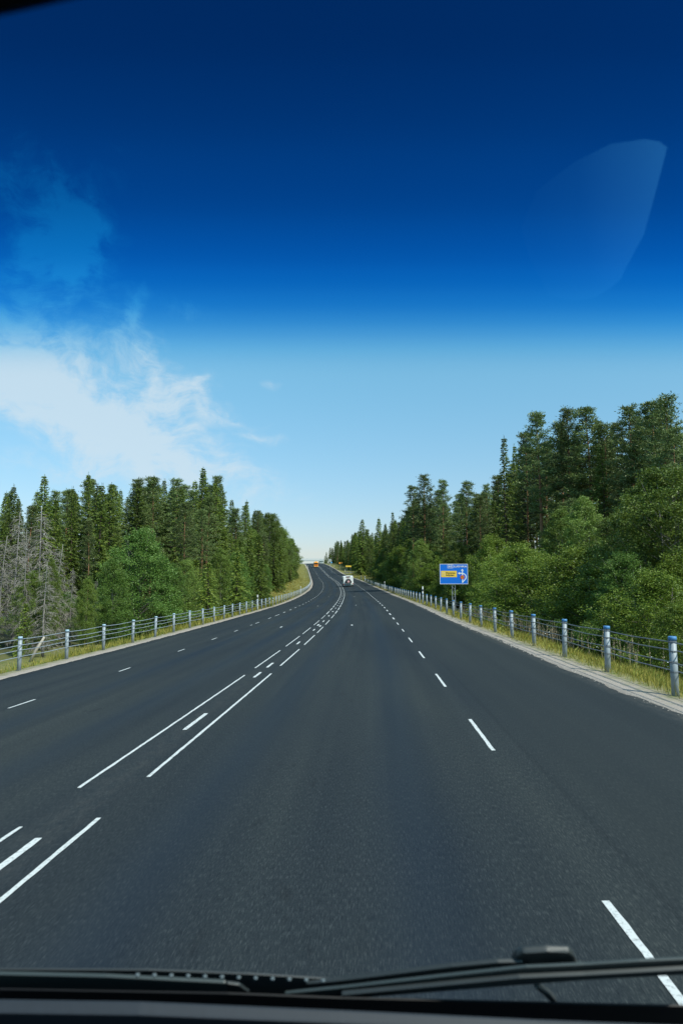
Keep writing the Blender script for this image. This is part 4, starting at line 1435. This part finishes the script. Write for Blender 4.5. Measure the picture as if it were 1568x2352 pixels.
flat('number_box', M_SIGNWHT, [rect(603, 218, 721, 225), rect(603, 292, 721, 299), rect(603, 225, 610, 292), rect(714, 225, 721, 292)])
flat('yellow_panel', M_SIGNYEL, [rect(460, 358, 802, 495)], -.050, .005)
flat('grey_symbol', M_SIGNGREY, [rect(480, 392, 545, 455)], -.054, .004)
flat('orange_symbol', M_SIGNYEL, [rect(490, 402, 535, 445)], -.057, .003)
arrow = [rect(915, 345, 934, 622), [(922, 316), (956, 354), (889, 354)], rect(862, 402, 925, 422), [(824, 412), (868, 383), (868, 441)]]
arc = [(x_, y_) for x_, y_ in [(925, 412)]]
arrow += [[(922 + (80 + w1) * math.cos(a_), 492 - (78 + w1) * math.sin(a_)) for w1, a_ in ((-9, a0), (9, a0), (9, a1), (-9, a1))]
          for a0, a1 in zip(np.linspace(R(90), R(-50), 15)[:-1], np.linspace(R(90), R(-50), 15)[1:])]
arrow += [[(968, 546), (980, 560), (934, 606), (926, 590)]]
for i_, a in enumerate(arrow):
    pass
flat('route_arrow', M_SIGNWHT, arrow[:1] + arrow[1:2])
flat('route_arrow', M_SIGNWHT, arrow[2:], -.0545)
flat('red_ring', M_SIGNRED, ring_poly(922, 497, 30, 43, 0, 2 * math.pi, 24), -.062)
flat('yellow_disc', M_ORANGE, [[(922 + 30 * math.cos(a), 497 - 30 * math.sin(a)) for a in np.linspace(0, 2 * math.pi, 20)[:-1]]], -.060)
flat('turn_symbol', M_SIGNBLK, [rect(905, 484, 930, 494), rect(928, 484, 938, 515), [(895, 489), (910, 476), (910, 502)]], -.066)
for body, cx, cy, hpx, wpx, mat in (('63', 663, 259, 38, 76, M_SIGNWHT), ('LUDVIKA', 880, 262, 38, 278, M_SIGNWHT), ('Damms-', 672, 402, 36, 212, M_SIGNBLK), ('höjden', 655, 455, 46, 178, M_SIGNBLK)):
    me = text_mesh(body, 1.0, mat)
    co = np.array([v_.co[:] for v_ in me.vertices])
    lo_, hi_ = co.min(0), co.max(0)
    mid_ = (lo_ + hi_) / 2
    sxx = wpx * PXM / (hi_[0] - lo_[0])
    sy_ = hpx * PXM / (hi_[1] - lo_[1])
    cyv = mid_[1]
    c0 = S(cx, cy, -.058)
    for v_ in me.vertices:
        x_, y_, z_ = v_.co
        v_.co = (c0.x + (x_ - mid_[0]) * sxx, -.056 - z_ * .6, c0.z + (y_ - cyv) * sy_)
    link('lettering', me, sign)
# lattice mast
ms = MB()
mx0, mx1 = S(698, 0).x, S(764, 0).x
for x_ in (mx0, mx1):
    for y_ in (.02, .28):
        ms.tube([(x_, y_, -.2), (x_, y_, zc + BH * .45)], .017, 6)
nz_ = int((zc + BH * .4) / .24)
for i in range(nz_):
    z0, z1 = i * .24, (i + 1) * .24
    for y_ in (.02, .28):
        ms.tube([(mx0, y_, z0), (mx1, y_, z1)] if i % 2 else [(mx1, y_, z0), (mx0, y_, z1)], .008, 4, False)
    for x_ in (mx0, mx1):
        ms.tube([(x_, .02, z0), (x_, .28, z1)] if i % 2 else [(x_, .28, z0), (x_, .02, z1)], .008, 4, False)
ms.build('lattice_mast', M_GALV, sign)


# ------------------------------------------------------------------ far signs, at the side road
def far_sign(px, top, bot, dist, w, mat, label, name='road_sign', posts=1, foot=None, disc=False):
    x, y = at(px, dist)
    u_ = x - float(SX(dist))
    gz = float(ground_h(dist, u_))
    o = empty(name, (x, y, gz))
    tag(o, label, 'road sign')

    def zz(row):
        fy = (1176 - row) / 1568.0
        return CAM_Z + (math.sin(PITCH) + fy * math.cos(PITCH)) / (math.cos(PITCH) - fy * math.sin(PITCH)) * dist - gz
    zt, zb = zz(top), max(zz(bot), .25)
    mb = MB()
    if disc:
        r = (zt - zb) / 2
        mb.tube([(0, -.05, (zt + zb) / 2), (0, -.02, (zt + zb) / 2)], r, 16)
    else:
        mb.box((0, -.04, (zt + zb) / 2), (w, .04, zt - zb))
    mb.build('board', mat, o)
    mb = MB()
    for k_ in range(posts):
        xx = 0 if posts == 1 else (-w * .35 + k_ * w * .7 / (posts - 1))
        mb.tube([(xx, 0.02, -.2), (xx, 0.02, (zt + zb) / 2)], .05, 8)
        if k_ < posts - 1:
            mb.build('leg', M_GALV, o); mb = MB()
    mb.build('leg' if posts > 1 else 'post', M_GALV, o)
    return o


M_SIGNBACK = plain('sign_back', (.36, .39, .36), .5, .08, 4.0)
M_SKYBLUE = plain('sign_light_blue', (.10, .36, .62), .45, .05, 4.0)
far_sign(757.5, 1284, 1290.5, 370, 1.6, M_SIGNBACK, 'pale grey square sign panel on a dark post by the crest', posts=1)
far_sign(761.3, 1290.5, 1293.5, 320, .7, M_SKYBLUE, 'small light blue sign on a slim pole by the side road')
far_sign(780.2, 1291.5, 1295, 350, .9, M_ORANGE, 'small orange warning sign nearer the road at the forest edge', disc=False)
far_sign(785.0, 1291, 1294.5, 352, .8, M_ORANGE, 'small round orange sign beside the other orange warning sign', disc=True)
far_sign(800, 1299.0, 1302.3, 300, 2.5, M_SIGNYEL, 'wide yellow direction sign low at the forest edge', posts=2)

# ------------------------------------------------------------------ bridge beyond the crest
M_CONC = plain('bridge_steel', (.46, .50, .50), .7, .12, .6)
BD = 650.0
bx = lambda px: (px - 784) / 1568.0 * BD


def bz(row):
    fy = (1176 - row) / 1568.0
    return CAM_Z + (math.sin(PITCH) + fy * math.cos(PITCH)) / (math.cos(PITCH) - fy * math.sin(PITCH)) * BD


br = empty('footbridge', (bx(718), BD, bz(1289)))
tag(br, 'pale bridge with railings crossing the road beyond the crest', 'bridge')
io = Vector(br.location)
mb = MB(); mb.box(Vector((bx(714), BD, (bz(1285.8) + bz(1288.6)) / 2)) - io, (bx(744) - bx(686), 4.0, bz(1285.8) - bz(1288.6))); mb.build('deck', M_CONC, br, .05)
for yy in (-1.9, 1.9):
    mb = MB()
    for row in (1283.4, 1284.6):
        mb.box(Vector((bx(714), BD + yy, bz(row))) - io, (bx(744) - bx(686), .1, .12))
    for xx in np.arange(bx(686), bx(744), 2.0):
        mb.box(Vector((xx, BD + yy, (bz(1283.4) + bz(1286)) / 2)) - io, (.09, .09, bz(1283.4) - bz(1286)))
    mb.build('railing', M_CONC, br)
for px, w in ((738.5, 3.4), (690, 3.0)):
    mb = MB(); mb.box(Vector((bx(px), BD + .3, (bz(1285) + bz(1310)) / 2)) - io, (w, 3.0, bz(1285) - bz(1310))); mb.build('pier', M_CONC, br)

# ------------------------------------------------------------------ motorhome
M_VANW = plain('motorhome_white', (.80, .82, .81), .35, .03, 2.0)
M_VANG = plain('motorhome_grey', (.42, .46, .45), .45, .06, 4.0)
M_TAIL = plain('tail_light_red', (.45, .02, .03), .25, .1, 20.0)
M_TYRE = plain('tyre_rubber', (.018, .018, .019), .85, .2, 12.0)
M_GLASSD = plain('dark_window', (.02, .025, .03), .12, .1, 3.0)
M_BAG = plain('bike_cover_black', (.016, .016, .018), .6, .3, 5.0)
M_CHEV = plain('warning_red', (.62, .06, .07), .5, .05, 6.0)
VD = 160.0
vp = Vector(road(VD, 1.5))
rv = empty('motorhome', vp, R(1.5))
rv.scale = (1.0, .95, .87)
rv.rotation_euler = (math.atan(float(SZ(VD + 3) - SZ(VD - 3)) / 6), -math.atan(float(bank(VD))), R(2))
tag(rv, 'white motorhome with black bike cover on its back driving ahead', 'motorhome')
mb = MB(); mb.box((0, 3.1, 1.72), (2.3, 5.6, 2.15)); mb.build('body', M_VANW, rv, .12, 3)
mb = MB(); mb.box((0, 5.75, 2.25), (2.1, 1.6, .95)); mb.box((0, 6.4, 1.15), (2.0, 1.6, .95)); mb.build('cab', M_VANW, rv, .15, 3)
mb = MB(); mb.box((0, .35, .55), (2.3, .55, .40)); mb.build('bumper', M_VANG, rv, .06)
for s in (-1, 1):
    mb = MB(); mb.box((s * 1.02, .06, .72), (.24, .06, .18)); mb.build('tail_light', M_TAIL, rv, .015)
    mb = MB(); mb.tube([(s * 1.02 - .14, 1.4, .34), (s * 1.02 + .1, 1.4, .34)], .34, 20); w_ = mb.build('wheel', M_TYRE, rv)
    mb = MB(); mb.tube([(s * 1.13, 1.4, .34), (s * 1.15, 1.4, .34)], .19, 14); mb.build('rim', M_VANG, w_)
    mb = MB(); mb.tube([(s * 1.0 - .12, 5.6, .34), (s * 1.0 + .1, 5.6, .34)], .34, 20); mb.build('wheel', M_TYRE, rv)
    mb = MB(); mb.box((s * 1.24, 6.1, 1.55), (.22, .1, .42)); mb.build('mirror', M_BLACK, rv, .03)
    mb = MB(); mb.box((s * 1.152, 2.6, 1.95), (.01, 1.1, .55)); mb.build('side_window', M_GLASSD, rv)
mb = MB(); mb.box((0, .28, 2.62), (1.0, .03, .28)); mb.build('rear_window', M_GLASSD, rv, .01)
mb = MB(); mb.box((0, .27, 2.32), (.5, .02, .06)); mb.build('lettering', M_TAIL, rv)
mb = MB(); mb.box((.1, 2.2, 2.84), (.7, .7, .12)); mb.build('roof_hatch', M_WHITE, rv, .03)
mb = MB(); mb.box((0, 2.0, .5), (1.9, 3.2, .2)); mb.build('underbody', M_BLACK, rv)
bag = MB()
prof = [(-.72, 1.0), (.72, 1.0), (.80, 1.25), (.62, 1.55), (.45, 1.95), (.36, 2.05), (-.36, 2.05), (-.48, 1.92), (-.66, 1.5), (-.80, 1.25)]
bag.prism([(a, -.20, b_) for a, b_ in prof], (0, .46, 0)); bag.build('bike_cover', M_BAG, rv, .05)
mb = MB(); mb.prism([(-.22, -.23, 1.12), (.26, -.23, 1.12), (.26, -.23, 1.60), (-.22, -.23, 1.60)], (0, .02, 0)); pl = mb.build('warning_plate', M_WHITE, rv)
for k_ in range(3):
    mb = MB(); o_ = -.20 + k_ * .15
    mb.prism([(o_, -.238, 1.13), (o_ + .08, -.238, 1.13), (min(o_ + .23, .25), -.238, 1.59), (o_ + .12, -.238, 1.59)], (0, .006, 0)); mb.build('red_stripe', M_CHEV, pl)
mb = MB(); mb.box((0, -.10, .94), (1.5, .3, .05)); mb.build('bike_rack', M_VANG, rv)
mb = MB(); mb.box((.05, .065, .80), (.52, .015, .11)); mb.build('number_plate', M_WHITE, rv)

# ------------------------------------------------------------------ yellow truck coming the other way
M_TRY = plain('truck_yellow', (.80, .36, .03), .35, .05, 3.0)
M_TRO = plain('truck_orange', (.62, .13, .02), .35, .05, 3.0)
M_LAMP = plain('headlight_glass', (.75, .76, .74), .2, .05, 5.0)
TD = 408.0
tp = Vector(road(TD, -2.4))
tk = empty('truck', tp, R(4))
tk.rotation_euler = (math.atan(float(SZ(TD + 3) - SZ(TD - 3)) / 6), 0, R(4))
tag(tk, 'yellow and orange truck coming down from the crest', 'truck')
mb = MB(); mb.box((0, 1.1, 1.75), (2.5, 2.2, 2.3)); mb.build('cab', M_TRY, tk, .12, 3)
mb = MB(); mb.box((0, 1.3, 3.15), (2.2, 1.8, .55), taper=.8); mb.build('roof_deflector', M_TRY, tk, .08)
mb = MB(); mb.box((0, -.02, 2.25), (2.2, .06, .85)); mb.build('windscreen', M_GLASSD, tk, .02)
mb = MB(); mb.box((0, -.03, 1.3), (1.9, .06, .75)); mb.build('grille', M_TRO, tk, .02)
mb = MB(); mb.box((0, -.06, .62), (2.5, .25, .5)); mb.build('bumper', M_TRY, tk, .05)
for s in (-1, 1):
    mb = MB(); mb.box((s * .95, -.2, .68), (.4, .04, .2)); mb.build('headlight', M_LAMP, tk, .01)
    mb = MB(); mb.box((s * 1.42, .2, 2.2), (.2, .12, .75)); mb.build('mirror', M_BLACK, tk, .02)
    mb = MB(); mb.tube([(s * 1.05 - .16, 1.3, .5), (s * 1.05 + .16, 1.3, .5)], .5, 18); mb.build('wheel', M_TYRE, tk)
    mb = MB(); mb.tube([(s * 1.05 - .16, 6.2, .5), (s * 1.05 + .16, 6.2, .5)], .5, 18); mb.build('wheel', M_TYRE, tk)
mb = MB(); mb.box((0, 5.6, 2.0), (2.4, 6.2, 2.0)); mb.build('load_bed', M_TRO, tk, .06)
mb = MB(); mb.box((0, .75, 3.5), (.9, .2, .16)); mb.build('warning_beacon', M_ORANGE, tk, .03)

# ------------------------------------------------------------------ own car: windscreen, wipers, cowl, dashboard
car = empty('car', (0, 0, CAM_Z))
tag(car, 'dark car front seen from inside with wiper and blue shaded windscreen', 'car')
M_WIPER = plain('wiper_rubber', (.022, .026, .027), .42, .2, 30.0)
M_WIPER2 = plain('wiper_arm_paint', (.035, .044, .044), .38, .15, 12.0)
M_COWL = plain('cowl_plastic', (.030, .034, .036), .5, .15, 20.0)
M_FRIT = plain('glass_black_border', (.004, .004, .005), .5, .1, 20.0, spec=.2)
M_DASH = plain('dashboard_plastic', (.016, .021, .028), .6, .15, 60.0, spec=.3)
M_STUD = plain('glint_nub', (.11, .13, .14), .3, .1, 40.0)  # bumps coloured pale to stand for the glints on them
CP, SP_ = math.cos(PITCH), math.sin(PITCH)
PN = Vector((0, -1.2, -1)).normalized()                        # glass normal towards the cabin


def glass_pt(sx, sy, off=0.0):
    """point on the windscreen plane z = .81 - 1.2 y (moved by off towards the cabin) seen at photo pixel sx, sy (1920 x 2880)"""
    a, c = (sx - 960) / 1920.0, (1440 - sy) / 1920.0
    dv = Vector((a, CP - c * SP_, SP_ + c * CP))
    k_ = (.81 - off * math.sqrt(1 + 1.44)) / (dv.z + 1.2 * dv.y)
    return dv * k_


def gp3(x, s):
    """windscreen plane by x and height z"""
    return Vector((x, (.81 - s) / 1.2, s))


# the pane, in two fields: clear glass below, factory shade band above
m_clear, nt, b = new_mat('clear_glass')
tr_ = nt.nodes.new('ShaderNodeBsdfTransparent')
tr_.inputs['Color'].default_value = (.93, .985, .975, 1)
nt.links.new(tr_.outputs[0], nt.nodes['Material Output'].inputs['Surface'])
nt.nodes.remove(b)
m_tint, nt, b = new_mat('shade_band_glass')
nt.nodes.remove(b)
tco = nt.nodes.new('ShaderNodeTexCoord')
sp2 = nt.nodes.new('ShaderNodeSeparateXYZ')
nt.links.new(tco.outputs['Object'], sp2.inputs[0])
z_of = lambda row: glass_pt(960, row * 1.2245).z
ZB, ZT = z_of(872), z_of(-100)
mr = nt.nodes.new('ShaderNodeMapRange')
mr.inputs['From Min'].default_value = ZB
mr.inputs['From Max'].default_value = ZT
nt.links.new(sp2.outputs[2], mr.inputs['Value'])
stops = [(872, (.93, .985, .975)), (850, (.905, .98, .98)), (826, (.80, .94, .98)), (800, (.61, .87, .98)), (776, (.42, .765, .97)), (749, (.235, .65, .955)), (712, (.090, .505, .92)), (665, (.030, .385, .85)), (605, (.010, .285, .74)), (490, (.004, .190, .54)), (330, (.003, .140, .41)), (150, (.002, .102, .31)), (0, (.002, .090, .275))]
tt = lambda row: (z_of(row) - ZB) / (ZT - ZB)
rp_ = ramp(nt, mr.outputs[0], [(tt(r_), c_) for r_, c_ in stops])
rp_.color_ramp.interpolation = 'CARDINAL'
tr2 = nt.nodes.new('ShaderNodeBsdfTransparent')
nt.links.new(rp_.outputs[0], tr2.inputs['Color'])
gl = nt.nodes.new('ShaderNodeBsdfGlossy')
gl.inputs['Roughness'].default_value = .02
gl.inputs['Color'].default_value = (.20, .70, 1.0, 1)      # mirrored mostly from the far side of the tinted sheet
mxs = nt.nodes.new('ShaderNodeMixShader')
nt.links.new(fmath(nt, 'MULTIPLY', fmath(nt, 'MULTIPLY', mr.outputs[0], 5.0, True), .075), mxs.inputs[0])
nt.links.new(tr2.outputs[0], mxs.inputs[1]); nt.links.new(gl.outputs[0], mxs.inputs[2])
nt.links.new(mxs.outputs[0], nt.nodes['Material Output'].inputs['Surface'])
TH = PN * -.005
def pane(name, z0, z1, mat):
    a, c, e_, f_ = gp3(-.8, z0), gp3(.8, z0), gp3(.8, z1), gp3(-.8, z1)
    return link(name, np_mesh(name, np.array([a, c, e_, f_]), np.array([[0, 1, 2, 3]]), mat), car)
pane('shade_band', ZB, .52, m_tint)
pane('windscreen', -.80, ZB, m_clear)


def slab(name, mat, outline, off, th, bevel=.004, parent=None):
    """solid piece lying along the windscreen: outline in photo pixels, off towards cabin, th thick outwards"""
    mb = MB(); mb.prism([glass_pt(a, b_, off) for a, b_ in outline], -PN * th)
    return mb.build(name, mat, parent or car, bevel, 2)


# wipers lie on the outer side of the glass
wp = slab('wiper_blade', M_WIPER2, [(-60, 2741), (300, 2749), (634, 2766), (640, 2795), (300, 2781), (-60, 2776)], -.012, .007, .003)
slab('blade_tip', M_WIPER, [(636, 2767), (672, 2772), (702, 2793), (690, 2800), (640, 2797)], -.012, .006, .003, wp)
slab('cowl_rail', M_COWL, [(-60, 2728), (420, 2730), (700, 2741), (960, 2757), (960, 2800), (640, 2800), (300, 2790), (-60, 2780)], -.036, .004, .002)
for k_ in range(12):
    sx = 388 + k_ * 47.3; sy = 2739 + 16.5 * (k_ / 11) ** 1.3
    c = glass_pt(sx, sy, -.012)
    mb = MB(); mb.tube([c, c + PN * .004], [.0038, .0028], 10); mb.build('glint_nub', M_STUD, car)
arm = slab('wiper_arm', M_WIPER, [(860, 2768), (960, 2759), (1120, 2739), (1270, 2720), (1400, 2708), (1470, 2707), (1470, 2724), (1280, 2736), (1120, 2762), (960, 2800), (860, 2802)], -.030, .008, .003)
bl_ = slab('wiper_blade', M_WIPER2, [(800, 2796), (960, 2780), (1240, 2748), (1480, 2722), (1640, 2715), (1800, 2705), (2000, 2696), (2000, 2732), (1640, 2752), (1460, 2762), (1200, 2784), (960, 2808), (800, 2812)], -.014, .006, .003)
slab('rubber_edge', M_WIPER, [(960, 2800), (1460, 2752), (1640, 2744), (2000, 2724), (2000, 2738), (1640, 2758), (1460, 2772), (960, 2812)], -.004, .008, .002, bl_)
jb = slab('blade_joint', M_WIPER, [(1436, 2716), (1452, 2692), (1470, 2682), (1540, 2678), (1600, 2680), (1614, 2690), (1624, 2714), (1600, 2724), (1470, 2726)], -.034, .014, .005)
slab('joint_cap', M_WIPER2, [(1592, 2684), (1606, 2682), (1620, 2712), (1606, 2716)], -.056, .005, .001, jb)
slab('joint_cradle', M_WIPER2, [(1462, 2727), (1500, 2740), (1560, 2744), (1620, 2736), (1640, 2722), (1600, 2726), (1470, 2728)], -.030, .012, .002, jb)
slab('washer_hose', M_COWL, [(1500, 2778), (1516, 2779), (1546, 2798), (1566, 2818), (1548, 2820), (1528, 2800)], -.008, .01, .002)
# black border at the foot of the glass, on the cabin side, and the dashboard
slab('glass_border', M_FRIT, [(-120, 2782), (640, 2796), (960, 2809), (1500, 2822), (2040, 2834), (2040, 3000), (-120, 3000)], .004, .003, 0)
slab('dashboard', M_DASH, [(-120, 2806), (400, 2814), (960, 2838), (1500, 2864), (1960, 2882), (2040, 3000), (-120, 3000)], .06, -.02, .004)
slab('dash_seam', M_FRIT, [(-120, 2845), (500, 2855), (960, 2867), (1500, 2884), (1500, 2894), (960, 2879), (500, 2867), (-120, 2860)], .064, .004, 0)
# corner of the headlining
slab('headliner', M_FRIT, [(-500, 140), (0, 38), (165, 0), (700, -130), (700, -420), (-500, -420)], .02, .02, .008)

M_MATT_BLACK = plain('matt_black', (.002, .002, .0025), 1.0, .2, 60.0, spec=0.0)
# added unseen: dark sheet blackening glass reflections, pale leaflet shaped for its mirror image
mb = MB(); mb.box((0, -.45, -.735), (3.4, 3.15, .03)); mb.build('dark_sheet', M_MATT_BLACK, car)


def mirrored(sx, sy, z=-.714):
    p_ = glass_pt(sx, sy)
    dv = p_.normalized()
    rv_ = dv - 2 * dv.dot(PN) * PN
    return p_ + rv_ * ((z - p_.z) / rv_.z)


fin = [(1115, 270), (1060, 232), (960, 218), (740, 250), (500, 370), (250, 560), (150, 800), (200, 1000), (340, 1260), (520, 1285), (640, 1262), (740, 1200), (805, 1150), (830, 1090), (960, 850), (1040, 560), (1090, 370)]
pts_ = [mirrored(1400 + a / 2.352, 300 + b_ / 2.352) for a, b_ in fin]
m_fin_fade, nt, b = new_mat('reflection_fade')
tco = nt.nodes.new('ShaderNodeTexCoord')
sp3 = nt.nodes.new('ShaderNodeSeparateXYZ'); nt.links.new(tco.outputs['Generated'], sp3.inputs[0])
nt.links.new(ramp(nt, sp3.outputs[0], [(.08, (.002, .002, .0025)), (.40, (.05, .08, .095)), (.75, (.22, .34, .40)), (1, (.40, .58, .66))]).outputs[0], b.inputs['Base Color'])  # fade painted across the shape so its reflection softens to one side
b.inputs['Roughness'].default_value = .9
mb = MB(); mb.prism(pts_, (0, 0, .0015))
lf = mb.build('reflection_card', m_fin_fade)
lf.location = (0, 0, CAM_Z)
tag(lf, 'added pale leaflet lying flat inside the car and mirrored faintly in the windscreen', 'card')
print('card', [tuple(round(x, 2) for x in p_) for p_ in pts_[:4]])
